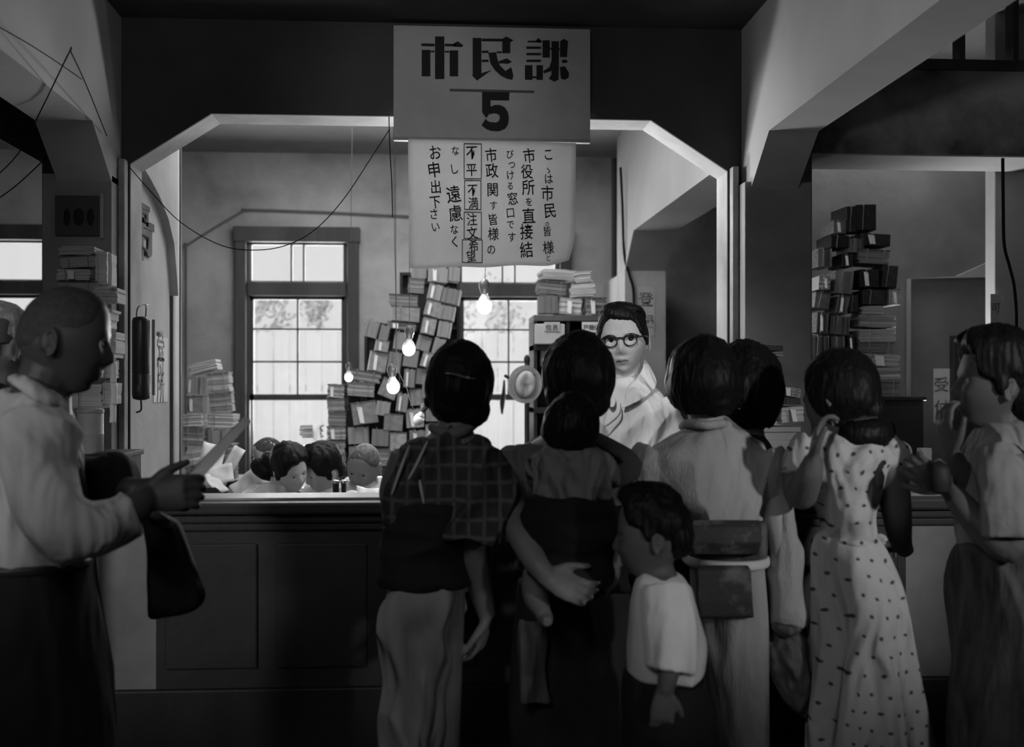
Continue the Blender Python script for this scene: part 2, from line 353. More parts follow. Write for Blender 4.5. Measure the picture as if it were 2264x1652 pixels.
# windows of the office
def window(n, x0, x1, px_ref=None, lights=3):
    t = thing('window_%d' % n, None, None, ((x0 + x1) / 2, BY, zw0)); t['kind'] = 'structure'
    k = 1.0 / 345 * 1.2
    cw = .075
    bm = new()
    box(bm, x0 - .01, x0 + cw, BY - .06, BY + .12, zw0, zw1, .006); box(bm, x1 - cw, x1 + .01, BY - .06, BY + .12, zw0, zw1, .006)
    box(bm, x0 - .02, x1 + .02, BY - .07, BY + .12, zw1 - .10, zw1 + .015, .006)
    box(bm, x0 + cw, x0 + cw + .022, BY - .02, BY + .10, zw0, zw1 - .1); box(bm, x1 - cw - .022, x1 - cw, BY - .02, BY + .10, zw0, zw1 - .1)
    mk('window_casing', bm, WOOD, t)
    bm = new(); box(bm, x0 - .05, x1 + .05, BY - .12, BY + .12, zw0 - .05, zw0, .005); mk('window_sill', bm, WOOD, t)
    i0, i1 = x0 + cw + .022, x1 - cw - .022
    zt0, zt1 = Z(650, 655, BY), Z(650, 625, BY)            # transom rail
    bm = new(); box(bm, i0 - .01, i1 + .01, BY - .045, BY + .08, zt0, zt1, .004); mk('transom', bm, WOOD, t)
    w_ = i1 - i0
    bm = new(); b = .012                                     # top light: frame and two upright bars
    box(bm, i0, i0 + b, BY, BY + .04, zt1, zw1 - .1); box(bm, i1 - b, i1, BY, BY + .04, zt1, zw1 - .1)
    box(bm, i0, i1, BY, BY + .04, zw1 - .115, zw1 - .1); box(bm, i0, i1, BY, BY + .04, zt1, zt1 + b)
    for f in (.435, .565): box(bm, i0 + w_ * f - .007, i0 + w_ * f + .007, BY, BY + .04, zt1, zw1 - .1)
    mk('top_sash', bm, WOOD, t)
    zs0, zs1 = Z(650, 885, BY), zt0
    bm = new(); b = .026
    box(bm, i0, i0 + b, BY, BY + .05, zs0, zs1); box(bm, i1 - b, i1, BY, BY + .05, zs0, zs1)
    box(bm, i0, i1, BY, BY + .05, zs1 - b, zs1); box(bm, i0, i1, BY, BY + .05, zs0, zs0 + .045)
    box(bm, (i0 + i1) / 2 - .007, (i0 + i1) / 2 + .007, BY + .01, BY + .04, zs0, zs1)
    for py in (728, 800):
        z = Z(650, py, BY); box(bm, i0, i1, BY + .01, BY + .04, z - .007, z + .007)
    mk('upper_sash', bm, WOOD, t)
    bm = new()                                               # lower sash raised behind the upper: open below
    box(bm, i0, i0 + .012, BY + .06, BY + .09, zw0, zs0); box(bm, i1 - .012, i1, BY + .06, BY + .09, zw0, zs0)
    box(bm, i0, i1, BY + .06, BY + .09, Z(650, 1012, BY) - .01, Z(650, 1012, BY) + .01)
    mk('lower_sash', bm, WOOD, t)
    bm = new(); box(bm, i0, i1, BY + .022, BY + .025, zs0, zw1 - .1); box(bm, i0, i1, BY + .075, BY + .078, zw0, zs0); mk('pane', bm, GLASS, t)
    return t
window(1, *wins[0]); window(2, *wins[1]); window(3, *wins[2])

# outside: ground, board fence, shrubs
bm = new(); box(bm, -16, 14, BY + .2, 40, -.3, -.2); S('ground', bm, mat('sunlit_ground', .75, .9, .65, 1))
def fence():
    t = thing('board_fence', 'pale upright board fence outside the office windows', 'fence', (0, 12.6, -.2))
    bm = new(); rnd = random.Random(4); x = -9
    while x < 7:
        w_ = .17; box(bm, x, x + w_ - .012, 12.6, 12.63, -.2, 1.98 + rnd.uniform(-.01, .01)); x += w_
    mk('boards', bm, mat('pale_fence_board', .93, .9, .86, 4, stretch=(3, 3, .3)), t)
    for z in (.35, 1.35):
        bm = new(); box(bm, -9, 7, 12.63, 12.68, z, z + .07); mk('rail', bm, mat('pale_fence_rail', .7), t)
fence()
LEAF = mat('leaf', .62, .6, .5, 6)
def shrub(x, y, z, r, label, seed):
    rnd = random.Random(seed); t = thing('shrub', label, 'shrub', (x, y, -.2), 'shrubs seen through the office windows')
    bm = new()
    for i in range(200):
        a = Vector((rnd.gauss(0, 1), rnd.gauss(0, 1), rnd.gauss(0, 1))).normalized() * r * rnd.uniform(.5, 1)
        p = Vector((x, y, z)) + Vector((a.x, a.y, a.z * 1.25)); n = Vector((rnd.uniform(-1, 1), rnd.uniform(-1, 1), rnd.uniform(-1, 1))).normalized()
        u = n.orthogonal().normalized(); v = n.cross(u); s = rnd.uniform(.03, .06)
        vs = [bm.verts.new(p + u * s), bm.verts.new(p + v * s * .5 + n * .006), bm.verts.new(p - u * s), bm.verts.new(p - v * s * .5 - n * .006)]; bm.faces.new(vs)
    o = mk('foliage', bm, LEAF, t)
    bm = new(); tube(bm, [Vector((x, y, -.2)), Vector((x + .04, y, z * .5)), Vector((x, y, z - r * .5))], [.03, .02, .006], 8); mk('stem', bm, mat('bark', .6), t)
shrub(X(600, 15), 15, Z(600, 690, 15), .30, 'leafy shrub top behind the upper left panes of the large window', 1)
shrub(X(700, 15.5), 15.5, Z(700, 680, 15.5), .22, 'small shrub top behind the upper right panes of the large window', 2)
shrub(X(1075, 15), 15, Z(1075, 700, 15), .5, 'leafy shrub seen behind the hanging bulb in the second window', 3)
shrub(X(1130, 13.4), 13.4, Z(1130, 790, 13.4), .45, 'low shrub seen beside the hat in the second window', 5)

# ---------------------------------------------------------------- counter
CF, CB, CZ = 3.72, 3.90, 1.05
xl, xr = X(345, CF), X(2003, CF)
t = thing('public_counter', 'long wooden counter with a dark front that the public stands at', 'counter', (0, CF, 0))
bm = new(); box(bm, xl, xr, CF, CB - .02, .05, CZ - .10)
n = 7
for i in range(n):                                           # framed panels
    a = xl + (xr - xl) * i / n + .03; b = xl + (xr - xl) * (i + 1) / n - .03
    box(bm, a, b, CF - .008, CF, .52, CZ - .14, .006)
mk('counter_front', bm, mat('counter_front_dark', .05, .6, .03, 2, .15, 30), t)  # centre of the front, darker than the end panels
bm = new(); box(bm, -4.4, 4.5, CF - .06, CB, CZ - .045, CZ - .008, .008); box(bm, -4.4, 4.5, CF - .03, CB - .01, CZ - .075, CZ - .045, .008); box(bm, -4.4, 4.5, CF - .015, CB - .01, CZ - .10, CZ - .075, .006); mk('moulding', bm, CNT, t)
bm = new(); box(bm, -4.4, 4.5, CF + .02, CB + .02, CZ - .008, CZ, .003); mk('worktop', bm, LEDGE, t)
bm = new(); box(bm, -4.4, 4.5, CF - .025, CB - .02, 0, .46, .006); mk('plinth', bm, CNT, t)
WP = mat('whitewashed_plaster', .34, .85, .22, 2.2, .3, 25)
bm = new(); box(bm, -4.4, xl, CF, CB - .02, .46, CZ - .10); mk('counter_end_panel', bm, WP, t, 'pale plaster panel under the counter lip')
bm = new(); box(bm, xr, 4.5, CF, CB - .02, .46, CZ - .10); mk('counter_end_panel', bm, WP, t, 'pale plaster panel under the counter lip')
# low trays and rails on the counter in the right bay
t = thing('document_tray', 'pale shallow document tray on the counter in the right bay', 'tray', (X(2075, 3.98), 3.98, CZ))
bm = new(); x0, x1 = X(1985, 4.0), X(2110, 4.0)
box(bm, x0, x1, 4.02, 4.25, CZ - .04, CZ + .035, .004); mk('tray_body', bm, mat('dark_tray', .09), t)
bm = new(); box(bm, x0 - .01, x1 + .01, 4.005, 4.26, CZ + .035, CZ + .046, .003); mk('tray_rim', bm, LEDGE, t)
bm = new(); box(bm, X(1790, 3.95), 3.4, 3.95, 4.38, .98, CZ - .041); [box(bm, a, a + .05, b, b + .05, 0, .98) for a in (X(1800, 3.95), 3.3) for b in (3.97, 4.3)]; tag(mk('side_table', bm, CNT), 'dark low table behind the counter in the right bay', 'table')
t = thing('paper_stand', 'small upright paper stand beside the right tray', 'stand', (X(2040, 4.1), 4.1, CZ + .046))
bm = new(); a = X(2040, 4.1); box(bm, a - .01, a + .03, 4.09, 4.13, CZ + .046, CZ + .13, .003); mk('card', bm, PAPER, t)
bm = new(); box(bm, a - .05, a + .03, 4.06, 4.16, CZ + .046, CZ + .055, .002); mk('base', bm, LEDGE, t)

# ---------------------------------------------------------------- hanging sign with its notice
SY = 4.955
t = thing('office_sign', 'large pale board lettered with section name and the number 5', 'sign', (X(1088, SY), SY, Z(1088, 306, SY)))
x0, x1 = X(870, SY), X(1305, SY); z1, z0 = Z(1088, 60, SY), Z(1088, 306, SY)
bm = new(); box(bm, x0, x1, SY, SY + .022, z0, z1, .002)
mk('sign_board', bm, mat('sign_paint', .50, .7, .40, 2.2, .1, 30), t)
bm = new(); box(bm, x0, x1, SY - .006, SY + .024, z0 - .014, z0, .002); mk('bottom_rail', bm, mat('sign_rail', .33, .6, .25, 5), t)
for xx in (x0 + .15, x1 - .15):
    bm = new(); box(bm, xx - .015, xx + .015, SY + .022, AY, z0 + .2, z1 - .05); mk('mounting_batten', bm, WOOD, t)
def q(u, v):   # traced in the 4.717x crop of the sign
    p = W(850 + u / 4.717, 30 + v / 4.717, SY); return Vector((p.x, SY - .0005, p.z))
def blocks(bm, polys):
    for pl in polys: prism(bm, [q(*a) for a in pl], (0, -.002, 0))
bm = new()
def bar(bm, u0, u1, v0, v1, sk=0, d=.000): blocks(bm, [[(u0, v0), (u1, v0 + sk), (u1, v1 + sk), (u0, v1)]])
for a in ((388, 478, 380, 655), (527, 624, 240, 684), (680, 768, 385, 655)): bar(bm, *a)
bar(bm, 385, 522, 312, 340, 4); bar(bm, 628, 745, 316, 342, 2); blocks(bm, [[(720, 315), (765, 290), (825, 335), (800, 352), (720, 345)]]); bar(bm, 480, 522, 388, 405); bar(bm, 628, 676, 390, 408)
bar(bm, 920, 1010, 255, 640); bar(bm, 1014, 1230, 262, 290, 2); blocks(bm, [[(1228, 265), (1270, 240), (1345, 280), (1312, 300), (1312, 415), (1228, 415)]])
bar(bm, 1014, 1085, 388, 412); bar(bm, 1170, 1224, 396, 414); bar(bm, 1014, 1085, 482, 506); blocks(bm, [[(1190, 500), (1275, 468), (1330, 505), (1290, 525), (1195, 520)]])
blocks(bm, [[(908, 640), (1010, 640), (1012, 622), (1115, 592), (965, 700)]])
blocks(bm, [[(1083, 410), (1165, 405), (1178, 480), (1205, 545), (1262, 600), (1322, 560), (1345, 650), (1332, 692), (1280, 682), (1215, 650), (1150, 590), (1105, 520)]])
bar(bm, 1495, 1640, 285, 302); blocks(bm, [[(1575, 285), (1605, 255), (1640, 290), (1615, 310)]])
for v in (345, 412, 482): bar(bm, 1480, 1632, v, v + 24)
bar(bm, 1465, 1543, 540, 692); bar(bm, 1585, 1652, 540, 692); bar(bm, 1543, 1585, 655, 675)
bar(bm, 1648, 1724, 280, 460); bar(bm, 1742, 1818, 290, 560); blocks(bm, [[(1742, 490), (1742, 560), (1818, 560), (1815, 690), (1770, 712), (1712, 680), (1740, 640), (1742, 600), (1665, 625), (1655, 600), (1720, 560)]])
blocks(bm, [[(1832, 290), (1870, 265), (1915, 290), (1903, 455), (1830, 455)]]); bar(bm, 1724, 1742, 360, 376); bar(bm, 1818, 1832, 365, 380)
blocks(bm, [[(1850, 490), (1880, 478), (1915, 500), (1900, 515), (1850, 515)]]); blocks(bm, [[(1828, 560), (1880, 550), (1925, 620), (1920, 670), (1880, 692), (1840, 680)]])
mk('section_lettering', bm, INK, t)
bm = new(); blocks(bm, [[(680, 785), (1563, 805), (1563, 830), (680, 812)]]); mk('divider_line', bm, mat('faded_ink', .10), t)
bm = new()                                                   # the figure 5
blocks(bm, [[(1018, 818), (1303, 822), (1298, 908), (1105, 905), (1105, 925), (1018, 925)], [(1018, 925), (1105, 925), (1105, 975), (1098, 1040), (1062, 1090), (1048, 1075), (1018, 1030)]])
arc = [(1098, 975), (1150, 955), (1205, 955), (1255, 980), (1288, 1030), (1298, 1095), (1288, 1160), (1255, 1205), (1190, 1230), (1110, 1225), (1060, 1205), (1012, 1165)]
inn = [(1098, 1052), (1135, 1042), (1170, 1045), (1198, 1062), (1203, 1085), (1200, 1100), (1195, 1115), (1180, 1132), (1150, 1138), (1100, 1132), (1075, 1120), (1055, 1098)]
for i in range(len(arc) - 1): blocks(bm, [[arc[i], arc[i + 1], inn[i + 1], inn[i]]])
mk('figure_five', bm, INK, t)

# paper notice hung from the sign, brush written
NY = SY - .012
t = thing('brushed_notice', 'hanging paper notice with eight columns of brush writing', 'notice', (X(1088, NY), NY, Z(1088, 590, NY)))
bm = new(); nu, nv = 26, 22
pn = [(902, 305), (1274, 316), (1270, 585), (905, 593)]
def npt(u, v):
    a = Vector(pn[0]).lerp(Vector(pn[1]), u); b = Vector(pn[3]).lerp(Vector(pn[2]), u); c = a.lerp(b, v)
    if v > .8 and u > .85: c = c + Vector((-14 * (u - .85) / .15 * (v - .8) / .2, -6 * (u - .85) / .15 * (v - .8) / .2))
    p = W(c.x, c.y + 1.6 * math.sin(u * 17) * v, NY)
    p.y -= .006 * v * math.sin(u * 7 + 1) + (.03 * ((u - .85) / .15) * ((v - .8) / .2) if v > .8 and u > .85 else 0) - .003
    return p
G = [[bm.verts.new(npt(i / nu, j / nv)) for i in range(nu + 1)] for j in range(nv + 1)]
for j in range(nv):
    for i in range(nu): bm.faces.new((G[j][i], G[j][i + 1], G[j + 1][i + 1], G[j + 1][i]))
o = mk('notice_sheet', bm, THIN, t, smooth=True); md = o.modifiers.new('s', 'SOLIDIFY'); md.thickness = .0012; md.offset = 1
colsT = [(1212, [('こ', 342, 27), ('ゝ', 377, 22), ('は', 396, 26), ('市', 428, 34), ('民', 466, 34), ('の', 496, 13), ('皆', 512, 25), ('様', 548, 30), ('と', 571, 15)]),
         (1166, [('市', 345, 32), ('役', 380, 34), ('所', 415, 34), ('を', 447, 22), ('直', 478, 34), ('接', 513, 34), ('結', 553, 34)]),
         (1130, [('び', 342, 22), ('つ', 365, 20), ('け', 388, 24), ('る', 412, 20), ('窓', 440, 30), ('口', 471, 24), ('で', 497, 22), ('す', 525, 24)]),
         (1088, [('市', 344, 34), ('政', 378, 32), ('関', 420, 34), ('す', 455, 22), ('皆', 486, 28), ('様', 518, 30), ('の', 552, 26)]),
         (1044, [('不', 338, 32), ('平', 376, 32), ('不', 421, 28), ('満', 450, 30), ('注', 486, 30), ('文', 516, 30), ('希', 544, 26), ('望', 567, 28)]),
         (1005, [('な', 334, 24), ('し', 374, 26), ('遠', 430, 38), ('慮', 472, 36), ('な', 508, 22), ('く', 535, 26)]),
         (962, [('お', 338, 34), ('申', 376, 34), ('出', 414, 30), ('下', 447, 32), ('さ', 474, 26), ('い', 502, 24)])]
rnd = random.Random(11)
for cxp, chars in colsT:
    bm = new()
    for ch, py, s in chars:
        p = W(cxp + rnd.uniform(-3, 3), py, NY); sc_ = s / FPX * NY * 1.0
        if True:
            k = 0; glyph(bm, ch, p.x + rnd.uniform(-.001, .001), p.z, sc_ * rnd.uniform(.95, 1.1), NY - .0085, off=.008, th=.0012, rot=rnd.uniform(0, .16), sx=.82)
    mk('brush_writing', bm, INK, t)
bm = new()
def outline(bm, a, b, c, d, wd=.0022):
    for u0, v0, u1, v1 in ((a, b, c, b), (a, d, c, d), (a, b, a, d), (c, b, c, d)):
        p0, p1 = W(u0, v0, NY), W(u1, v1, NY)
        box(bm, min(p0.x, p1.x) - wd, max(p0.x, p1.x) + wd, NY - .0085, NY - .0075, min(p0.z, p1.z) - wd, max(p0.z, p1.z) + wd)
for a in ((1026, 319, 1064, 396), (1027, 400, 1063, 464), (1026, 470, 1064, 528), (1022, 531, 1066, 581)): outline(bm, *a, .0016)
mk('ruled_frame', bm, mat('thin_ink', .05), t)

# small wall notices
def sheet_on_y(name, label, px0, px1, py0, py1, y, chars, size, cat='notice', m=PAPER, off=.01, ink=INK):
    a, b = W(px0, py0, y), W(px1, py1, y); t = thing(name, label, cat, ((a.x + b.x) / 2, y, b.z))
    bm = new(); box(bm, a.x, b.x, y, y + .002, b.z, a.z); mk('sheet', bm, m, t)
    for ch, px, py in chars:
        bm = new(); p = W(px, py, y); glyph(bm, ch, p.x, p.z, size, y - .0005, off=off, th=.0008); mk('character', bm, ink, t)
    return t
sheet_on_y('wall_notice', 'narrow paper slip reading two characters on the rear column beside the standing clerk', 1410, 1447, 635, 742, 7.945, [('登', 1428, 662), ('録', 1430, 712)], .105, ink=mat('grey_ink', .16))
sheet_on_y('wall_notice', 'narrow paper slip on the wall behind the raised hand at the right', 2064, 2100, 815, 935, 6.195, [('受', 2081, 850), ('付', 2081, 900)], .085, ink=mat('grey_ink', .16))
# slips on the left pier, on the plane x = -1.305
def on_pier(px, py):
    rx = (px - CX) / FPX; dx = rx * cs + sn; d = (-1.302) / dx; return P(px, py, d)
def pier_sheet(label, px0, px1, py0, py1, chars, size):
    a, b = on_pier(px0, py0), on_pier(px1, py1); t = thing('wall_notice', label, 'notice', (-1.303, (a.y + b.y) / 2, b.z))
    bm = new(); box(bm, -1.304, -1.302, a.y, b.y, Z(px0, py1, a.y), a.z); mk('sheet', bm, PAPER, t)
    for ch, px, py in chars:
        bm = new(); p = on_pier(px, py); b2 = new(); glyph(b2, ch, 0, 0, size, 0, off=.01, th=.0008)
        for v in b2.verts: v.co = Vector((-1.3015 - v.co.y, p.y + v.co.x, p.z + v.co.z))
        me = bpy.data.meshes.new('t'); b2.to_mesh(me); b2.free(); bm.from_mesh(me)
        mk('character', bm, mat('grey_ink', .16), t)
pier_sheet('paper slip with three faint characters on the left pier beside the hanging case', 340, 371, 742, 890, [('受', 355, 765), ('付', 355, 810), ('所', 355, 855)], .16)
t = thing('pier_lettering_plate', 'large black character painted high on the left pier', 'lettering', on_pier(310, 560))
bm = new()
for ch, py, s in (('戸', 478, .14), ('市', 520, .22)):
    p = on_pier(311, py); b2 = new(); glyph(b2, ch, 0, 0, s, 0, off=.045, th=.002)
    for v in b2.verts: v.co = Vector((-1.300 - v.co.y, p.y + v.co.x * 2.2, p.z + v.co.z))
    me = bpy.data.meshes.new('t'); b2.to_mesh(me); b2.free(); bm.from_mesh(me)
mk('painted_characters', bm, INK, t)
# square plaque with three dark ovals on the left column
t = thing('square_plaque', 'dark square plaque with three oval marks on the left column', 'plaque', W(172, 520, 4.84))
a, b = W(124, 433, 4.84), W(222, 522, 4.84)
bm = new(); box(bm, a.x, b.x, 4.825, 4.85, b.z, a.z, .003); mk('plaque_board', bm, mat('plaque_paint', .06, .6), t)
bm = new(); box(bm, b.x, b.x + .012, 4.83, 4.85, b.z - .01, a.z + .01, .002); mk('edge_strip', bm, LEDGE, t)
bm = new()
for px, r in ((148, .014), (174, .022), (200, .014)):
    p = W(px, 480, 4.824); ball(bm, p, r, .003, .035)
mk('oval_marks', bm, INK, t, smooth=True)
# dark cylindrical case hanging beside the pier
t = thing('hanging_case', 'dark tall cylindrical case hanging at the left edge of the opening', 'case', W(312, 885, 4.95))
p0 = W(312, 885, 4.9); p1 = W(312, 700, 4.9); r = .036; bm = new(); h = p1.z - p0.z
lathe(bm, [(r * .4, 0), (r * .9, .006), (r, .02), (r, h * .3), (r * .96, h * .31), (r, h * .32), (r, h - .02), (r * .9, h - .006), (r * .4, h)], p0, 28); mk('case_tube', bm, mat('dark_lacquer', .035, .35, spec=.5), t, smooth=True)
for dx in (-.018, .018): bm = new(); tube(bm, [p1 + Vector((dx, 0, -.005)), p1 + Vector((dx, .01, .03)), p1 + Vector((dx * .6, .04, .05)), p1 + Vector((dx * .2, .099, .055))], .003, 6); mk('hook', bm, METAL, t)
bm = new()
tube(bm, [p0, p0 + Vector((0, 0, -.04)), p0 + Vector((-.02, 0, -.05))], .004, 6); mk('hook', bm, METAL, t)
bm = new(); box(bm, p0.x + r, p0.x + r + .012, 4.93, 4.95, p0.z + .02, p1.z - .01, .002); mk('edge_strip', bm, LEDGE, t)

# pipes and cords
def OVR(px, py): return P(px, py, min((2.40 - CAMZ) * FPX / (HZ - py), 4.62))
CBL = mat('black_cable', .02, .9, spec=.05)
def cord(name, label, pts, r=.004, m=CBL, cat='cable'):
    bm = new(); tube(bm, pts, r, 6, 5); return tag(mk(name, bm, m, smooth=True), label, cat)
cord('conduit', 'thin conduit bent round the large window on the back wall', [W(a, b, 8.97) for a, b in ((412, 1000), (412, 700), (412, 548), (414, 542), (475, 503), (538, 466), (545, 463), (700, 468), (905, 478), (1010, 482))], .007, PIPE)
cord('cable', 'slack cable swagged across the opening from the sign to the left column', [W(a, b, 4.94) for a, b in ((862, 285), (820, 350), (760, 440), (700, 505), (640, 540), (570, 553), (490, 543), (400, 492), (330, 420), (285, 368))], .0022)
cord('cable', 'straight dark cable hanging down beside the sign', [W(a, b, 4.93) for a, b in ((860, 258), (862, 330), (866, 400), (868, 480))], .0025)
cord('cable', 'dark cable peaked over the left beam and column', [OVR(a, b) for a, b in ((-20, 400), (40, 340), (95, 235), (152, 118), (158, 118), (185, 175), (208, 230), (236, 300))], .0024)
cord('cable', 'faint cable slanting across the left beam soffit', [OVR(a, b) for a, b in ((-20, 50), (60, 95), (130, 140), (180, 175))], .0016)
cord('cable', 'faint cable below the dark left bay lintel', [W(a, b, 4.998) for a, b in ((-20, 450), (30, 415), (80, 370), (120, 330))], .0025)
cord('cable', 'thick dark cable hanging in the right bay', [W(a, b, 4.96) for a, b in ((2217, 350), (2218, 450), (2220, 540), (2232, 590), (2243, 640), (2247, 720), (2240, 800))], .007)
cord('cable', 'dark cable running down the rear column behind the standing clerk', [W(a, b, 7.92) for a, b in ((1372, 370), (1376, 450), (1380, 560), (1392, 610), (1400, 640), (1402, 700))], .009)
cord('drain_pipe', 'dark upright pipe in the rear corner of the office', [W(a, b, 8.85) for a, b in ((1358, 350), (1358, 500), (1358, 700), (1358, 900))], .022, mat('dark_pipe', .07))
# right bay interior: side partition with alcove, dark door and pale post
bm = new(); box(bm, 1.64, 4.5, 6.2, 6.3, 0, 3.17); S('wall_right_bay', bm, mat('right_bay_plaster', .22, .85, .13, 1.2, .15, 30))
bm = new(); a = X(2010, 6.2); b = X(2205, 6.2); z = Z(2100, 618, 6.2)
prism(bm, [Vector((a, 6.17, z)), Vector((b + .3, 6.17, z + .02)), Vector((b + .3, 6.17, z + .16)), Vector((b, 6.17, z + .12)), Vector((a + .25, 6.17, z + .015))], (0, .03, 0)); box(bm, a - .015, a, 6.175, 6.2, 0, z); S('trim_6', bm, PLC)
t = thing('door_1', None, None, (X(2145, 6.19), 6.15, 0)); t['kind'] = 'structure'
bm = new(); box(bm, X(2108, 6.15), X(2182, 6.15), 6.15, 6.2, 0, Z(2145, 742, 6.15), .004); mk('door_leaf', bm, mat('dark_door_wood', .03, .5), t)
bm = new(); ball(bm, Vector((X(2120, 6.13), 6.13, 1.0)), .02, .02, .02); mk('door_handle', bm, METAL, t)
bm = new(); box(bm, X(2200, 5.4), X(2320, 5.4), 5.4, 5.5, 0, 3.17, .004); S('column_right_bay', bm, mat('pale_post_paint', .55, .8, .42, 2))
sheet_on_y('wall_notice', 'pale blank sheet pinned above the head of the woman at the far right', 2177, 2218, 728, 770, 5.39, [], .05)
sheet_on_y('wall_notice', 'grey narrow lettered sheet pinned above the pale blank sheet at the far right', 2190, 2212, 650, 720, 5.388, [('可', 2201, 680)], .05, ink=mat('grey_ink', .16))
# ---------------------------------------------------------------- paper bundles
def layer_mat(name, a, b, axis, scale, rnd=.35):
    m = pattern_mat(name, axis, a, b, scale, thr=.45, soft=.35, noise_amt=2.5)
    nt = m.node_tree; N = nt.nodes; L = nt.links; bs = N['Principled BSDF']; src = bs.inputs['Base Color'].links[0].from_socket
    oi = N.new('ShaderNodeObjectInfo'); mr = N.new('ShaderNodeMapRange'); L.new(oi.outputs['Random'], mr.inputs[0])
    mr.inputs[3].default_value = 1 - rnd; mr.inputs[4].default_value = 1 + rnd * .5
    mx = N.new('ShaderNodeVectorMath'); mx.operation = 'SCALE'; L.new(src, mx.inputs[0]); L.new(mr.outputs[0], mx.inputs['Scale']); L.new(mx.outputs[0], bs.inputs['Base Color'])
    return m
FL = layer_mat('layered_paper', .22, .48, 'Z', 14); UPR = layer_mat('upright_spines', .17, .45, 'X', 10)
FLW = layer_mat('fresh_layered_paper', .42, .72, 'Z', 14, .15)
BRD = mat('ledger_board', .36, .8, .26, 5, .15, 40, rnd=.35); DRK = mat('black_ledger_cloth', .05, .7, .03, 5, rnd=.4)
COV = mat('bundle_cover', .20, .8, .13, 6, rnd=.4); STR = mat('hemp_string', .30, .9); SLIP = mat('white_paper_slip', .85, .8)
def solidname(n): return n
protos = {}
def make_proto(kind, seed):
    """a bundle in a unit cube centred at its origin"""
    rnd = random.Random(seed)
    t = thing('paper_bundle', 'proto', 'paper bundle')
    if kind in ('flat', 'pale', 'loose'):
        bm = new(); n = {'flat': 9, 'pale': 10, 'loose': 7}[kind]; j = .10 if kind == 'loose' else .04
        ws = [rnd.uniform(-j, j) for _ in range(n)]
        R = []
        seg = 10
        for i in range(n):                      # one closed, ragged outline: layers slip past each other
            for f in (0.02, .98):
                z = -.5 + (i + f) / n; hw = .5 - abs(ws[i]) * .8 - .01 * (i % 2); cx_ = ws[i] * .6; hd = .47 - rnd.uniform(0, .05)
                sag = .04 if kind == 'loose' else .012
                ring = []
                for (a, b) in ((-1, -1), (-.3, -1), (.3, -1), (1, -1), (1, 0), (1, 1), (.3, 1), (-.3, 1), (-1, 1), (-1, 0)):
                    ring.append(Vector((cx_ + a * hw, b * hd, z + sag * math.cos(a * 3) * math.sin(i + seed))))
                R.append(ring)
        rings(bm, R); blk = mk('paper_block', bm, FLW if kind in ('pale', 'loose') else FL, t, world=False)
    elif kind == 'upright':
        bm = new(); n = 8; R = []
        for i in range(n):
            hh = .5 - rnd.uniform(0, .07); hd = .47 - rnd.uniform(0, .05)
            for f in (.03, .97):
                x = -.5 + (i + f) / n
                R.append([Vector((x, b * hd, a * hh if a > 0 else -.5)) for a, b in ((-1, -1), (1, -1), (1, 1), (-1, 1))])
        rings(bm, R); blk = mk('paper_block', bm, UPR, t, world=False)
    else:
        bm = new(); box(bm, -.5, .5, -.48, .48, -.5, .5, .03)
        for v in bm.verts: v.co += Vector((noise.noise(v.co * 2 + Vector((seed, 0, 0))) * .05, 0, noise.noise(v.co * 2.3) * .04))
        blk = mk('paper_block', bm, DRK if kind == 'dark' else BRD, t, world=False)
    if kind in ('flat', 'board', 'upright'):
        bm = new()
        if kind == 'upright': box(bm, .485, .52, -.5, .5, -.5, .5, .008)
        else: box(bm, -.52, .52, -.5, .5, .485, .53, .01)
        mk('cover_board', bm, COV, t, world=False)
    if kind != 'loose':
        bm = new(); s = .507; y0 = -.505
        for xx in (-.22,) if kind != 'flat' else (-.25, .27):
            tube(bm, [Vector((xx, y0, -s)), Vector((xx + .02, y0 - .01, 0)), Vector((xx, y0, s + .03)), Vector((xx, .5, s + .03))], .012, 6, 3)
        mk('string', bm, STR, t, world=False)
    if seed in (1, 4, 9, 13, 18):
        bm = new(); a = rnd.uniform(-.45, .2)
        prism(bm, [Vector((a, -.53, .35)), Vector((a + .2, -.56, .30)), Vector((a + .22, -.60, -.45)), Vector((a + .04, -.58, -.42))], (0, -.012, 0))
        mk('paper_slip', bm, SLIP, t, 'white paper slip', world=False)
    return t
used = set()
def bundle(kind, px, py, w_, h_, tilt, y, pile, seed=0, dep=.22, yaw=0):
    key = (kind, seed % 3)
    src = protos.get(key)
    if src is None: src = protos[key] = make_proto(kind, seed % 3 + {'flat': 0, 'pale': 4, 'upright': 8, 'board': 12, 'dark': 17, 'loose': 20}[kind])
    if key in used:
        t = src.copy(); C.objects.link(t)
        for ch in list(src.children):
            c = ch.copy(); C.objects.link(c); c.parent = t
    else: t = src; used.add(key)
    p = W(px, py, y); k = (p - CAMP).dot(VF) / FPX
    t.location = (p.x, y + dep / 2, p.z); t.scale = (w_ * k * .95, dep * .8, h_ * k * .95); t.rotation_euler = (0, math.radians(tilt), math.radians(yaw))
    t['group'] = pile[1]; BUN.append((t, kind, px, py, h_, pile)); return t
BUN = []
KN = {'flat': 'layered grey paper bundle', 'pale': 'pale layered paper bundle', 'upright': 'bundle with upright spines', 'board': 'board-covered tied bundle', 'dark': 'black ledger bundle', 'loose': 'loose pale papers'}
ORD = ['topmost', 'second', 'third', 'fourth', 'fifth', 'sixth', 'seventh', 'eighth', 'ninth', 'tenth', 'eleventh', 'twelfth', 'thirteenth', 'fourteenth', 'fifteenth']
LORD = ['leftmost'] + [a + ' from left' for a in ORD[1:]]
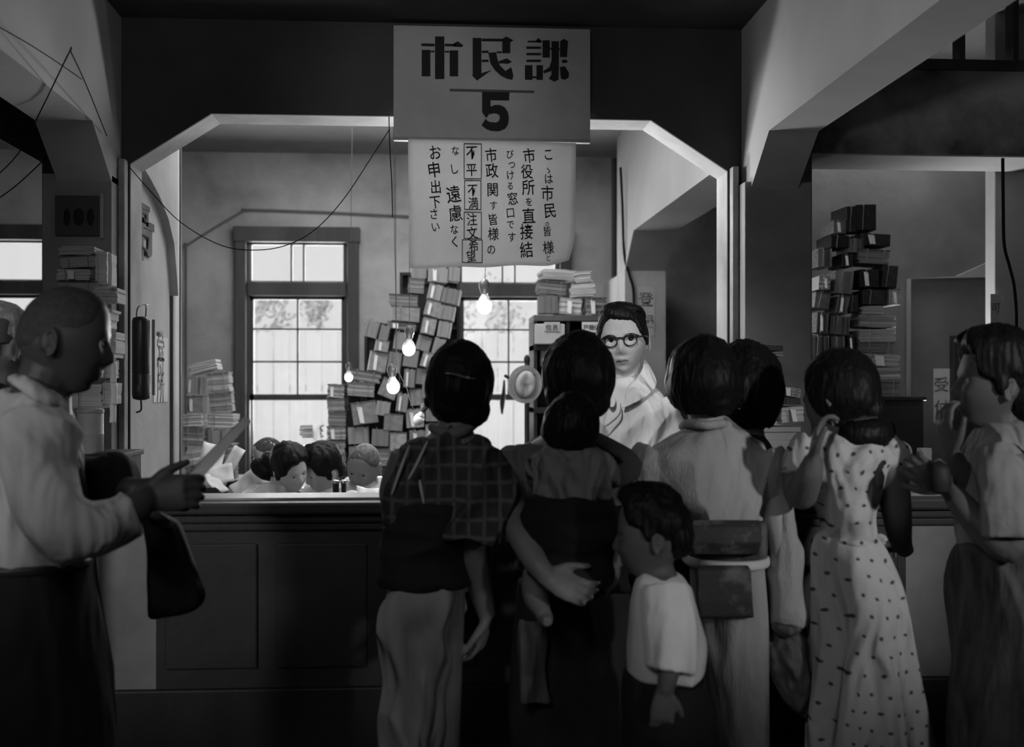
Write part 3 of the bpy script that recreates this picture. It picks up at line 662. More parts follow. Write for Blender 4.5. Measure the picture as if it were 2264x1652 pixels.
def label_bundles():
    piles = {}
    for b in BUN: piles.setdefault(b[5][0], []).append(b)
    for pn_, L_ in piles.items():
        L_.sort(key=lambda b: b[3]); rows = []
        for b in L_:
            if rows and b[3] - rows[-1][0][3] < 30: rows[-1].append(b)
            else: rows.append([b])
        for i, r in enumerate(rows):
            r.sort(key=lambda b: b[2])
            for j, b in enumerate(r):
                where = (ORD[i] + ' row') if len(rows) > 1 else ''
                lb = KN[b[1]] + ', ' + (LORD[j] + ' of ' if len(r) > 1 else 'alone in ') + (where.replace('topmost', 'top') + ', ' if where else '') + pn_
                b[0]['label'] = lb
rnd = random.Random(5)
LEAN = ('pile between the windows', 'tied paper bundles piled between the two windows')
for i, (k, px, py, w_, h_, t) in enumerate([
    ('upright', 925, 602, 34, 26, 0), ('upright', 966, 607, 46, 34, 4), ('upright', 1003, 604, 26, 34, 4),
    ('flat', 920, 631, 38, 34, 5), ('upright', 961, 644, 32, 38, 13), ('upright', 998, 653, 40, 36, 11),
    ('flat', 893, 663, 68, 26, 3), ('board', 955, 682, 34, 36, 15), ('upright', 988, 690, 36, 34, 10),
    ('board', 895, 694, 64, 34, 4), ('flat', 889, 720, 68, 16, 6), ('upright', 822, 726, 34, 40, 15), ('upright', 851, 737, 22, 40, 13),
    ('board', 946, 721, 32, 38, 12), ('upright', 983, 727, 28, 38, 10), ('upright', 881, 752, 26, 42, 8), ('board', 842, 765, 30, 26, 10),
    ('upright', 936, 758, 32, 36, 16), ('upright', 968, 765, 26, 38, 15), ('board', 833, 800, 40, 46, 10), ('upright', 873, 800, 30, 50, 8),
    ('upright', 910, 792, 34, 40, 8), ('board', 950, 797, 34, 36, 18), ('flat', 805, 832, 76, 24, 9), ('flat', 796, 861, 64, 32, 4),
    ('upright', 906, 836, 26, 44, 4), ('upright', 936, 832, 34, 38, 5), ('board', 860, 860, 42, 42, 22), ('flat', 744, 865, 40, 30, 3),
    ('flat', 744, 896, 42, 30, -2), ('flat', 742, 927, 42, 30, 2), ('flat', 741, 958, 44, 30, -2), ('flat', 740, 989, 46, 30, 2), ('flat', 742, 1020, 46, 30, 0),
    ('board', 803, 914, 58, 50, -8), ('upright', 845, 903, 32, 34, 8), ('board', 920, 879, 34, 38, -3), ('upright', 890, 890, 26, 44, 8), ('upright', 790, 963, 48, 40, -3),
    ('board', 868, 935, 44, 38, 4), ('upright', 915, 925, 40, 44, -4), ('upright', 838, 968, 40, 40, 3), ('board', 881, 978, 38, 42, 2), ('upright', 922, 972, 40, 44, 0),
    ('upright', 792, 1006, 50, 40, 0), ('flat', 846, 1012, 52, 40, 0), ('flat', 900, 1022, 50, 40, 2), ('upright', 948, 860, 26, 44, 2), ('upright', 952, 910, 28, 46, 0), ('board', 958, 962, 30, 46, 0), ('flat', 955, 1012, 48, 44, 0)]):
    bundle(k, px, py, w_, h_, t, 7.45 + rnd.uniform(0, .05), LEAN, i, yaw=rnd.uniform(-6, 6))
LEFT = ('stack left of large window', 'tied paper bundles stacked left of the large window')
for i, (k, px, py, w_, h_, t) in enumerate([('loose', 445, 812, 70, 24, -14), ('upright', 426, 852, 34, 40, 3), ('flat', 480, 846, 50, 44, -5), ('flat', 484, 891, 52, 44, -5), ('board', 428, 894, 40, 38, 0),
    ('pale', 423, 929, 44, 28, -3), ('flat', 427, 968, 48, 44, 3), ('pale', 430, 1012, 44, 38, -8), ('pale', 488, 930, 60, 30, 2), ('upright', 474, 966, 32, 34, 0), ('flat', 428, 1055, 48, 40, 0), ('flat', 490, 1000, 50, 34, 0), ('flat', 490, 1040, 56, 40, 0)]):
    bundle(k, px, py, w_, h_, t, 7.0, LEFT, i, yaw=rnd.uniform(-5, 5))
SHELF = ('heap atop the bookcase', 'paper bundles heaped on the shelf right of the second window')
for i, (k, px, py, w_, h_, t) in enumerate([('loose', 1234, 606, 84, 24, 3), ('loose', 1290, 611, 46, 26, -6), ('flat', 1222, 635, 66, 28, 5), ('loose', 1292, 641, 62, 30, -3),
    ('upright', 1214, 672, 44, 42, 0), ('pale', 1264, 677, 54, 38, 6), ('flat', 1318, 677, 50, 40, 0)]):
    bundle(k, px, py, w_, h_, t, 7.1, SHELF, i + 1, yaw=rnd.uniform(-6, 6))
BAY = ('dim right bay pile', 'paper bundles piled in the right bay')
for i, (k, px, py, w_, h_, t) in enumerate([('dark', 1922, 478, 46, 60, 0), ('board', 1862, 500, 30, 30, 0), ('dark', 1885, 482, 24, 60, 0), ('dark', 1860, 532, 44, 28, 0), ('dark', 1940, 528, 70, 28, 2), ('upright', 1898, 540, 34, 34, 0),
    ('upright', 1829, 568, 30, 42, 0), ('dark', 1878, 574, 26, 30, 0), ('flat', 1938, 566, 76, 32, 3), ('pale', 1830, 624, 28, 32, 2), ('dark', 1928, 614, 46, 42, 0), ('dark', 1975, 610, 36, 52, 6), ('upright', 1872, 622, 40, 54, 5),
    ('board', 1982, 656, 28, 36, 0), ('dark', 1935, 656, 54, 34, 0), ('board', 1822, 664, 36, 36, 8), ('upright', 1868, 672, 26, 44, 10), ('dark', 1893, 670, 22, 40, 0),
    ('loose', 1936, 685, 56, 20, 0), ('pale', 1946, 710, 92, 28, 2), ('pale', 1944, 741, 92, 28, -2), ('flat', 1942, 768, 90, 24, 1), ('upright', 1824, 712, 26, 48, 3), ('upright', 1860, 718, 44, 44, 5),
    ('upright', 1856, 764, 30, 44, 0), ('dark', 1886, 760, 18, 40, 0), ('upright', 1817, 765, 40, 50, 0), ('pale', 1948, 796, 104, 30, 2), ('pale', 1952, 828, 100, 30, -1), ('flat', 1954, 859, 92, 30, 0), ('pale', 1862, 805, 50, 36, 0), ('upright', 1816, 815, 44, 44, 0),
    ('pale', 1870, 845, 60, 38, 0), ('flat', 1816, 858, 46, 38, 0)]):
    bundle(k, px, py, w_, h_, t, 5.70, BAY, i, dep=.26, yaw=rnd.uniform(-4, 4))
PIER = ('right column cabinet stack', 'paper bundles on the cabinet before the right column')
for i, (k, px, py, w_, h_, t) in enumerate([('dark', 1700, 768, 78, 12, 3), ('pale', 1696, 782, 84, 10, 2), ('board', 1692, 808, 66, 38, 0), ('board', 1690, 846, 62, 34, 0), ('flat', 1690, 878, 66, 26, 0), ('flat', 1690, 903, 70, 20, 2), ('pale', 1690, 928, 78, 24, 0), ('flat', 1752, 866, 50, 24, 8), ('dark', 1753, 888, 46, 14, 0), ('pale', 1756, 917, 56, 36, -4)]):
    bundle(k, px, py, w_, h_, t, 4.42, PIER, i, dep=.2, yaw=rnd.uniform(-4, 4))
LBAY = ('left column cabinet stack', 'paper bundles on the cabinet before the left column')
for i, (k, px, py, w_, h_, t) in enumerate([('loose', 163, 552, 84, 20, 0), ('flat', 166, 577, 84, 26, -4), ('pale', 158, 606, 80, 26, 0), ('pale', 218, 590, 28, 76, 0), ('flat', 165, 638, 90, 34, 0), ('loose', 226, 650, 58, 34, 0), ('flat', 160, 680, 90, 40, 0), ('loose', 224, 700, 30, 44, 14),
    ('board', 165, 730, 90, 50, 0), ('loose', 228, 760, 48, 60, 0), ('board', 160, 790, 90, 56, 0), ('pale', 222, 815, 34, 44, 0), ('pale', 185, 877, 74, 56, 0), ('pale', 232, 870, 22, 50, 2)]):
    bundle(k, px, py, w_, h_, t, 4.5, LBAY, i + 1, dep=.2, yaw=rnd.uniform(-3, 3))
bundle('loose', 685, 955, 52, 30, 0, 7.3, ('desk beside the seated men', 'papers on the far desk'), 2)
label_bundles()
# white slips standing among the left bay stack
for i, (px, py, w_, h_, lb) in enumerate([(243, 598, 9, 70, 'white upright paper strip high beside the left column stack'), (250, 825, 14, 46, 'upper white paper roll in the left column stack'), (251, 872, 15, 46, 'middle white paper roll in the left column stack'), (249, 915, 14, 40, 'lowest white paper roll in the left column stack'), (236, 711, 12, 36, 'crumpled white sheet beside the bald man\'s forehead')]):
    p = W(px, py + h_ / 2, 4.47); k = 4.5 / FPX; bm = new()
    tube(bm, [p, p + Vector((.002, 0, h_ * k * .5)), p + Vector((0, .003, h_ * k))], [w_ * k / 2, w_ * k / 2 * .93, w_ * k / 2], 14, 3)
    tag(mk('paper_roll', bm, SLIP, smooth=True), lb, 'paper roll', 'white paper rolls before the left column')
t = thing('storage_can', 'pale metal cylindrical can on the cabinet before the left column', 'can', W(200, 1003, 4.47))
p = W(200, 1003, 4.47); k = 4.5 / FPX; bm = new(); r = 27 * k; h = 88 * k
lathe(bm, [(r * .9, 0), (r, .004), (r, h * .46), (r * 1.03, h * .48), (r, h * .5), (r, h - .004), (r * .95, h)], p, 28); mk('can_body', bm, mat('pale_tin', .5, .45, .35, 3), t, smooth=True)
bm = new(); lathe(bm, [(r * 1.05, h), (r * 1.05, h + .012), (r * .9, h + .016)], p, 28); mk('lid', bm, LEDGE, t)

# ---------------------------------------------------------------- furniture that carries the paper
CABW = mat('dark_cabinet_wood', .04, .6, .025, 3, .15, 40, stretch=(1, 1, .3))
def cabinet(name, label, px0, px1, pyt, y0, y1, m, cat='cabinet', doors=2, extra=None):
    x0, x1 = X(px0, y0), X(px1, y0); zt = Z((px0 + px1) / 2, pyt, y0)
    t = thing(name, label, cat, ((x0 + x1) / 2, y0, 0)); bm = new(); box(bm, x0, x1, y0, y1, 0, zt - .02, .004); mk('carcass', bm, m, t)
    bm = new(); box(bm, x0 - .012, x1 + .012, y0 - .012, y1, zt - .02, zt, .004); mk('top_board', bm, m, t)
    for i in range(doors):
        a = x0 + (x1 - x0) * i / doors + .01; b = x0 + (x1 - x0) * (i + 1) / doors - .01
        bm = new(); box(bm, a, b, y0 - .01, y0, .06, zt - .05, .004); d = mk('door', bm, m, t)
        bm = new(); ball(bm, Vector((b - .03, y0 - .018, zt * .6)), .009, .009, .009, sub=2); mk('knob', bm, METAL, d)
    return t
cabinet('storage_cabinet', 'pale cloth-fronted cabinet before the right column', 1662, 1762, 944, 4.40, 4.72, mat('pale_cabinet_paint', .38, .8, .30, 3, .2, 60), doors=1)
cabinet('storage_cabinet', 'dark cabinet under the papers before the left column', 60, 262, 1004, 4.44, 4.78, CABW)
cabinet('storage_cabinet', 'tall black cabinet under the pile in the right bay', 1796, 2042, 877, 5.68, 6.1, CABW)
cabinet('low_table', 'long low table under the pile between the windows', 716, 985, 1036, 7.4, 7.9, CABW, 'table', 3)
cabinet('low_table', 'low table under the stack left of the large window', 405, 530, 1062, 6.95, 7.4, CABW, 'table', 1)
# dark rack behind the leaning pile
t = thing('storage_rack', 'dark open rack behind the pile between the windows', 'rack', (X(900, 7.75), 7.75, 0))
for a, b, pt in ((722, 800, 850), (802, 880, 712), (882, 1018, 597)):
    x0, x1 = X(a, 7.75), X(b, 7.75); zt = Z((a + b) / 2, pt, 7.75)
    bm = new(); box(bm, x0, x1, 8.04, 8.06, 0, zt); mk('back_board', bm, CABW, t)
    for xx in (x0, x1 - .02):
        bm = new(); box(bm, xx, xx + .02, 7.92, 8.04, 0, zt); mk('side_board', bm, CABW, t)
    n = int(zt / .33)
    for i in range(n + 1):
        bm = new(); zz = zt * i / n; box(bm, x0 + .02, x1 - .02, 7.92, 8.04, max(zz - .02, 0), max(zz, .02)); mk('shelf_board', bm, CABW, t)
# bookcase right of window two
t = thing('bookcase', 'dark bookcase with a pale front box behind the standing clerk', 'bookcase', (X(1262, 7.05), 7.05, 0))
x0, x1 = X(1180, 7.05), X(1346, 7.05); zt = Z(1262, 697, 7.05); zm = Z(1262, 762, 7.05)
bm = new(); box(bm, x0, x1, 7.4, 7.42, 0, zt); mk('back_board', bm, CABW, t)
for xx in (x0, X(1252, 7.05), x1 - .02):
    bm = new(); box(bm, xx, xx + .02, 7.05, 7.4, 0, zt - .03); mk('side_board', bm, CABW, t)
for zz in (zt, zm, zm - .38, zm - .76, .1):
    bm = new(); box(bm, x0, x1, 7.04, 7.4, zz - .035, zz, .003); mk('shelf_board', bm, mat('worn_shelf_wood', .14, .6, .09, 3) if zz == zt else CABW, t)
t = thing('card_box', 'pale box of cards on the bookcase shelf above the second woman', 'box', W(1215, 757, 7.02))
a, b = W(1183, 716, 7.0), W(1249, 758, 7.0)
bm = new(); box(bm, a.x, b.x, 7.0, 7.2, zm, a.z, .006); mk('box_body', bm, mat('pale_card_box', .62, .8, .55, 3), t)
bm = new(); box(bm, a.x + .055, b.x - .03, 6.994, 7.0, a.z - .045, a.z + .01, .002); mk('label_card', bm, PAPER, t)
bm = new(); glyph(bm, '住', a.x + .08, a.z - .02, .035, 6.9935, off=.01); glyph(bm, '民', a.x + .12, a.z - .02, .035, 6.9935, off=.01); mk('card_writing', bm, mat('grey_ink', .16), t)
t = thing('name_card', 'small white lettered card on the bookcase beside the clerk\'s forehead', 'card', W(1304, 733, 7.03))
a, b = W(1287, 712, 7.03), W(1330, 735, 7.03)
bm = new(); box(bm, a.x, b.x, 7.034, 7.039, b.z, a.z); mk('card', bm, SLIP, t)
bm = new()
for i, ch in enumerate('戸籍係'): glyph(bm, ch, a.x + .022 + i * .034, (a.z + b.z) / 2, .034, 7.0335, off=.01)
mk('card_writing', bm, mat('grey_ink', .16), t)
for i, (px, py, w_, h_, lb) in enumerate([(1292, 752, 50, 9, 'upper folded papers in the bookcase behind the clerk'), (1215, 790, 40, 40, 'grey box deep in the bookcase behind the hat')]):
    p = W(px, py, 7.1); k = 7.1 / FPX; bm = new(); box(bm, p.x - w_ * k / 2, p.x + w_ * k / 2, 7.1, 7.3, p.z - h_ * k / 2, p.z + h_ * k / 2, .004); tag(mk('folded_papers' if i == 0 else 'storage_box', bm, BRD), lb, 'papers' if i == 0 else 'box')
# coat stand with a hat
HY = 6.6
t = thing('coat_stand', 'dark wooden coat stand in front of the second window', 'coat stand', (X(1165, HY), HY, 0))
bx = X(1165, HY); zt = Z(1165, 800, HY)
bm = new(); tube(bm, [Vector((bx, HY, .04)), Vector((bx, HY, 1)), Vector((bx, HY, zt))], .014, 10, 2); mk('pole', bm, CABW, t, smooth=True)
bm = new(); ball(bm, Vector((bx, HY, zt + .01)), .018, .018, .03, sub=2); mk('finial', bm, CABW, t, smooth=True)
for a in range(4):
    u = Vector((math.cos(a * PI / 2 + .2), math.sin(a * PI / 2 + .2), 0)); c = Vector((bx, HY, 0))
    bm = new(); tube(bm, [c + u * .01 + UP * .2, c + u * .15 + UP * .1, c + u * .26 + UP * .02], .014, 8, 3); mk('foot', bm, CABW, t, smooth=True)
    z_ = Z(1165, 842, HY); bm = new(); tube(bm, [c + UP * z_, c + u * .07 + UP * z_, c + u * .13 + UP * (z_ + .03)], .009, 8, 3); mk('peg', bm, CABW, t, smooth=True)
p = W(1160, 850, HY - .12); k = 6.5 / FPX
t = thing('straw_hat', 'pale brimmed hat hanging on the coat stand in the second window', 'hat', p)
HATM = mat('pale_straw', .46, .85, .38, 40, .2, 200)
Mh = Matrix.Rotation(math.radians(8), 3, 'Y')
bm = new(); R = []; n = 40
for rr, dy in ((.02, .0), (.62, .0), (.85, .01), (1.0, -.02), (1.0, -.026), (.8, .0), (.5, -.012)):
    R.append([p + Mh @ Vector((rr * 38 * k * math.cos(2 * PI * j / n), dy + .012 * math.sin(4 * PI * j / n) * rr, rr * 42 * k * math.sin(2 * PI * j / n))) for j in range(n)])
rings(bm, R); mk('brim', bm, HATM, t, smooth=True)
bm = new(); R = []
for rr, dy in ((1, 0), (1.0, -.05), (.93, -.085), (.8, -.10), (.5, -.098), (.2, -.09), (.05, -.088)):
    R.append([p + Mh @ Vector((.002 + rr * 22 * k * math.cos(2 * PI * j / n), dy + (.03 * math.exp(-((math.cos(2 * PI * j / n) * rr) / .22) ** 2) if dy < -.06 else 0) * (.4 + .6 * (math.sin(2 * PI * j / n) < .3)), rr * 30 * k * math.sin(2 * PI * j / n))) for j in range(n)])
rings(bm, R); mk('crown', bm, HATM, t, smooth=True)
bm = new(); R = []
for rr, dy in ((1.02, -.002), (1.05, -.004), (1.05, -.026), (1.02, -.028)):
    R.append([p + Mh @ Vector((.002 + rr * 22 * k * math.cos(2 * PI * j / n), dy, rr * 30 * k * math.sin(2 * PI * j / n))) for j in range(n)])
rings(bm, R); mk('hat_band', bm, mat('grey_ribbon', .12, .6), t, smooth=True)
t = thing('window_stay', 'dark hanging window stay in front of the second window', 'stay', W(1112, 915, 8.8))
bm = new(); tube(bm, [W(1115, 842, 8.8), W(1114, 865, 8.8), W(1111, 890, 8.8), W(1110, 916, 8.8)], [.008, .014, .02, .006], 8, 3); tube(bm, [W(1115, 842, 8.8), W(1116, 842, 8.93)], .008, 6, 1); mk('stay_arm', bm, CABW, t, smooth=True)

# ---------------------------------------------------------------- bare bulbs on cords
GLOW = glow_mat('lit_bulb', 1.0); NECK = mat('clear_bulb_neck', .6, .15, spec=.8)
def bulb(px, py, y, label, cordpts, tilt=0, s=1.0, lit=True):
    p = W(px, py, y); t = thing('light_bulb', label, 'light bulb', p, 'bare bulbs over the clerks')
    M = Matrix.Rotation(math.radians(tilt), 3, 'Y'); r = .032 * s
    prof = [(.003, -1.35), (.45, -1.25), (.8, -.95), (.98, -.5), (1.0, -.15), (.9, .3), (.62, .8), (.44, 1.1), (.40, 1.35)]
    bm = new(); R = [[p + M @ Vector((a * r * math.cos(2 * PI * j / 20), a * r * math.sin(2 * PI * j / 20), b * r)) for j in range(20)] for a, b in prof]; rings(bm, R[:6]); mk('glass_bulb', bm, GLOW if lit else mat('unlit_bulb', .7, .2), t, smooth=True); bm = new(); rings(bm, R[5:]); mk('bulb_neck', bm, NECK, t, smooth=True)
    bm = new(); R = [[p + M @ Vector((a * r * math.cos(2 * PI * j / 16), a * r * math.sin(2 * PI * j / 16), b * r)) for j in range(16)] for a, b in ((.42, 1.3), (.55, 1.4), (.6, 1.9), (.72, 2.1), (.72, 2.7), (.4, 3.1), (.15, 3.3))]; rings(bm, R); mk('socket', bm, METAL, t, smooth=True)
    q0 = p + M @ Vector((0, 0, 3.2 * r)); bm = new(); e_ = W(*cordpts[-1], y); tube(bm, [q0] + [W(a, b, y) for a, b in cordpts[:-1]] + [Vector((e_.x, e_.y, 3.168))], .0018, 6, 4); mk('cord', bm, METAL, t, smooth=True)
    if lit:
        d = bpy.data.lights.new('bulb_light', 'POINT'); d.energy = 1.6; d.shadow_soft_size = .06; o = bpy.data.objects.new('bulb_light', d); C.objects.link(o); o.location = p + Vector((0, -.10, -.07))
bulb(1071, 672, 5.6, 'large lit bulb hanging below the brushed notice', [(1073, 600), (1073, 400), (1074, 200)], 0, 1.15)
bulb(904, 768, 5.7, 'lit bulb, upper one of the pair before the paper pile', [(905, 650), (905, 500), (905, 160)], 2)
bulb(869, 852, 5.75, 'lit bulb, lower one of the pair before the paper pile', [(874, 780), (875, 650), (872, 500), (868, 160)], -4)
bulb(771, 832, 6.6, 'small lit bulb at the left edge of the paper pile', [(774, 700), (776, 500), (780, 170)], 0, .75)
bulb(927, 925, 5.7, 'dark bulb socket low beside the first woman\'s neck', [(915, 905), (900, 860), (885, 830), (880, 800), (876, 700), (873, 170)], 25, .8, False)

# ---------------------------------------------------------------- desks of the seated clerks
DSK = mat('office_desk_wood', .16, .5, .1, 2.5, .1, 40, stretch=(.3, 1, 1))
def desk(label, x0, x1, y0, y1, zt=.74):
    t = thing('office_desk', label, 'desk', ((x0 + x1) / 2, (y0 + y1) / 2, 0), 'desks of the seated clerks')
    bm = new(); box(bm, x0, x1, y0, y1, zt - .035, zt, .004); mk('desktop', bm, DSK, t)
    bm = new(); box(bm, x0 + .04, x1 - .04, y0 + .04, y1 - .04, zt - .13, zt - .035); mk('apron', bm, DSK, t)
    for a in (x0 + .05, x1 - .05):
        for b in (y0 + .05, y1 - .05):
            bm = new(); tube(bm, [Vector((a, b, 0)), Vector((a, b, zt - .12))], [.018, .028], 8, 1); mk('leg', bm, DSK, t)
desk('wide desk in front of the seated clerks', X(470, 5.0), X(850, 5.0), 4.75, 5.15)
desk('far desk carrying heaped white papers', X(430, 5.9), X(545, 5.9), 5.5, 6.0, .86)
desk('far desk behind the seated men', X(610, 7.3), X(715, 7.3), 7.1, 7.7, Z(685, 985, 7.3) - .02)
rnd = random.Random(9)
def sheet(px, py, y, w_, h_, ax, lb, m=SLIP, name='paper_sheet'):
    p = W(px, py, y); k = y / FPX; E_ = Euler(ax).to_matrix(); bm = new(); nn = 6
    G = [[bm.verts.new(p + E_ @ Vector(((i / nn - .5) * w_ * k, (j / nn - .5) * h_ * k, .010 * math.sin(i * 1.1 + px) * math.cos(j * .9)))) for i in range(nn + 1)] for j in range(nn + 1)]
    for j in range(nn):
        for i in range(nn): bm.faces.new((G[j][i], G[j][i + 1], G[j + 1][i + 1], G[j + 1][i]))
    o = mk(name, bm, m, smooth=True, origin=p); md = o.modifiers.new('s', 'SOLIDIFY'); md.thickness = .002
    return tag(o, lb, 'paper', 'loose papers on the clerks\' desks')
sheet(468, 1015, 5.7, 50, 70, (1.2, .3, .4), 'white sheet leaning on the far desk, left of its heap')
sheet(480, 1052, 5.6, 70, 50, (.9, -.2, .1), 'crumpled white sheet lowest on the far desk')
sheet(508, 1030, 5.9, 26, 90, (1.4, .5, 0), 'upright white sheet beside the shaven clerk')
sheet(478, 1068, 5.55, 40, 60, (.5, .2, .6), 'white sheet on the far desk edge near the raised paper')
sheet(825, 1088, 5.0, 70, 40, (.35, .1, .2), 'large bright sheet on the near desk at its right end')
sheet(785, 1092, 5.0, 50, 30, (.25, 0, -.2), 'bright sheet beside the ink pots')
sheet(700, 962, 7.2, 16, 46, (1.3, 0, .3), 'white slip standing on the papers behind the seated men')
for px, s, lb in ((742, 1.0, 'left ink pot on the near desk'), (760, .8, 'right ink pot on the near desk')):
    p = W(px, 1090, 4.95); p.z = .742
    t = thing('ink_pot', lb, 'ink pot', p, 'ink pots on the near desk'); bm = new()
    h = Z(px, 1070, 4.95) - .742
    lathe(bm, [(.024 * s, 0), (.028 * s, .01), (.028 * s, h * .6), (.014 * s, h * .8), (.014 * s, h)], p, 20); mk('pot', bm, mat('black_glaze', .03, .2, spec=.6), t, smooth=True)
    bm = new(); lathe(bm, [(.017 * s, h), (.018 * s, h + .012), (.01, h + .016)], p, 16); mk('stopper', bm, mat('chrome', .6, .25, metal=.8), t, smooth=True)
# ---------------------------------------------------------------- people: tools
import numpy as np
CREASED = []
SKIN = mat('skin', .42, .55, .38, 14, .05, 120, spec=.4); SKIND = mat('skin_in_shade', .20, .5, .16, 14, .05, 120, spec=.4); SKINL = mat('pale_skin', .50, .55, .46, 14, .04, 120)  # darker skin copy puts the shade on dim arms into the colour
HAIR = pattern_mat('black_hair', 'X', .004, .012, 60, rough=.5, stretch=(1, 1, .25), noise_amt=6); HAIR.node_tree.nodes['Principled BSDF'].inputs['Specular IOR Level'].default_value = .16
HAIRG = mat('cropped_grey_hair', .07, .8, .04, 60, .5, 300)
EYEW = mat('eye_white', .62, .3); EYED = mat('dark_iris', .01, .2); LIP = mat('lip', .22, .5)

def sm(x, a, b):
    t = min(max((x - a) / (b - a), 0), 1); return t * t * (3 - 2 * t)
def g(x, s): return math.exp(-(x / s) ** 2)
def head_pt(az, el, off=0.0, child=0):
    """local head surface for a head 0.24 tall, face towards +y; az 0 = front, el = elevation"""
    ce, se = math.cos(el), math.sin(el); x, y, z = math.sin(az) * ce, math.cos(az) * ce, se
    # cranium: broad and deep above, narrowing to jaw below
    wx, wyf, wyb, hz = .078, .094, .102, .122
    low = sm(-z, .05, .95)
    X_ = wx * x * (1 - (.26 - .04 * child) * low) * (1 + .05 * sm(z, 0, .6)); Y_ = (wyf if y > 0 else wyb) * y; Z_ = hz * z
    if y < 0: Y_ *= 1 - .42 * low
    if y > 0:
        Y_ = .094 * (1 - (1 - min(abs(y), 1)) ** 1.55) * (1 - .10 * low)      # flatter face
        Y_ += .010 * low * y                                                # jaw forward
    if y > 0 and off <= 0.0005:
        fx = X_; fz = Z_
        Y_ += .021 * g(fx, .0115) * g(fz + .028, .017) + .011 * g(fx, .010) * g(fz + .006, .018)       # nose
        Y_ += .006 * (g(fx - .014, .008) + g(fx + .014, .008)) * g(fz + .036, .008)                     # nostril wings
        Y_ -= .010 * (g(fx - .031, .015) + g(fx + .031, .015)) * g(fz - .006, .011)                     # eye sockets
        Y_ += .004 * (g(fx - .030, .02) + g(fx + .030, .02)) * g(fz - .026, .009)                       # brow
        Y_ += .005 * (g(fx - .042, .018) + g(fx + .042, .018)) * g(fz + .030, .020)                     # cheek
        Y_ += .0065 * g(fx, .021) * (g(fz + .062, .0055) + 1.1 * g(fz + .074, .006)) - .003 * g(fx, .022) * g(fz + .068, .0025)  # lips
        Y_ -= .004 * g(fx, .02) * g(fz + .087, .006); Y_ += .007 * g(fx, .020) * g(fz + .104, .012)     # chin
        Y_ -= .003 * g(fx, .006) * g(fz + .050, .006)
    p = Vector((X_, Y_, Z_))
    if off: p += Vector((x * .9, y, z)).normalized() * off
    return p
def head_bm(bm, M, s, child=0, nu=72, nv=60, ears=True):
    V = []
    for j in range(1, nv):
        el = -PI / 2 + PI * j / nv; V.append([bm.verts.new(M @ (head_pt(2 * PI * i / nu, el, 0, child) * s)) for i in range(nu)])
    for j in range(len(V) - 1):
        for i in range(nu): bm.faces.new((V[j][i], V[j][(i + 1) % nu], V[j + 1][(i + 1) % nu], V[j + 1][i]))
    for r, e in ((V[0], -PI / 2), (V[-1], PI / 2)):
        c = bm.verts.new(M @ (head_pt(0, e, 0, child) * s))
        for i in range(nu): bm.faces.new((r[i], r[(i + 1) % nu], c))
    for sd in (-1, 1):                            # eyelids
        for dz, hz_, dy in ((.0095, .0075, .0012), (-.0085, .0062, 0)):
            r = bmesh.ops.create_icosphere(bm, subdivisions=2, radius=1)
            for v in r['verts']: v.co = M @ ((Vector((sd * .031, .0715 + dy, .005 + dz)) + Vector((v.co.x * .0175, v.co.y * .0152, v.co.z * hz_))) * s)
    if ears:
        for sd in (-1, 1):
            pts = []
            for k in range(13):                       # ear rim
                a = -.5 * PI + 1.75 * PI * k / 12 - .15
                pts.append(M @ (Vector((sd * (.0785 + .008 * math.cos(a * .5)), -.012 - .017 * math.cos(a) * -1 * .9 - .004, -.012 + .030 * math.sin(a))) * s))
            tube(bm, pts, .0048 * s, 6, 1)
            E_ = Matrix.Rotation(sd * .35, 3, 'Z'); c = Vector((sd * .077, -.014, -.013)) * s
            r = bmesh.ops.create_icosphere(bm, subdivisions=2, radius=1)
            for v in r['verts']: v.co = M @ (c + E_ @ Vector((v.co.x * .007 * s, v.co.y * .016 * s, v.co.z * .028 * s)))
def head_M(c, yaw, pitch=0, roll=0):
    """yaw counted from 'facing away from the camera' (+VF), positive turns to the left; pitch positive looks up"""
    R = Matrix.Rotation(-PSI + math.radians(yaw), 4, 'Z') @ Matrix.Rotation(math.radians(pitch), 4, 'X') @ Matrix.Rotation(math.radians(roll), 4, 'Y')
    return Matrix.Translation(c) @ R
def hair_cap(bm, M, s, style, nu=96, nv=72, thick=.014, seed=0, child=0, low=-.8):
    """style(az_deg 0..180 signed, el_deg) -> thickness factor, negative = tucked inside the head"""
    V = []
    for j in range(1, nv):
        el = -PI / 2 + PI * j / nv; row = []
        for i in range(nu):
            az = 2 * PI * i / nu; a = math.degrees(az); a = a - 360 if a > 180 else a
            f = style(a, math.degrees(el)); n = noise.noise(Vector((math.sin(az) * 3, math.cos(az) * 3, el * 2 + seed)))
            n2 = noise.noise(Vector((math.sin(az) * 14, math.cos(az) * 14, el * 1.6 + seed + 7)))
            o = thick * f * (1 + .25 * n) + (.0022 * n2 if f > .3 else 0) if f > 0 else .012 * f
            p = head_pt(az, el, .001, child) ; d = Vector((math.sin(az) * math.cos(el), math.cos(az) * math.cos(el), math.sin(el)))
            row.append(bm.verts.new(M @ ((p + d * o) * s)))
        V.append(row)
    for j in range(len(V) - 1):
        for i in range(nu): bm.faces.new((V[j][i], V[j][(i + 1) % nu], V[j + 1][(i + 1) % nu], V[j + 1][i]))
    for r in (V[0], V[-1]):
        c = bm.verts.new(sum((v.co for v in r), Vector()) / nu)
        for i in range(nu): bm.faces.new((r[i], r[(i + 1) % nu], c))
def line(a, pts):
    a = abs(a)
    for (a0, e0), (a1, e1) in zip(pts, pts[1:]):
        if a <= a1: return e0 + (e1 - e0) * (a - a0) / (a1 - a0)
    return pts[-1][1]
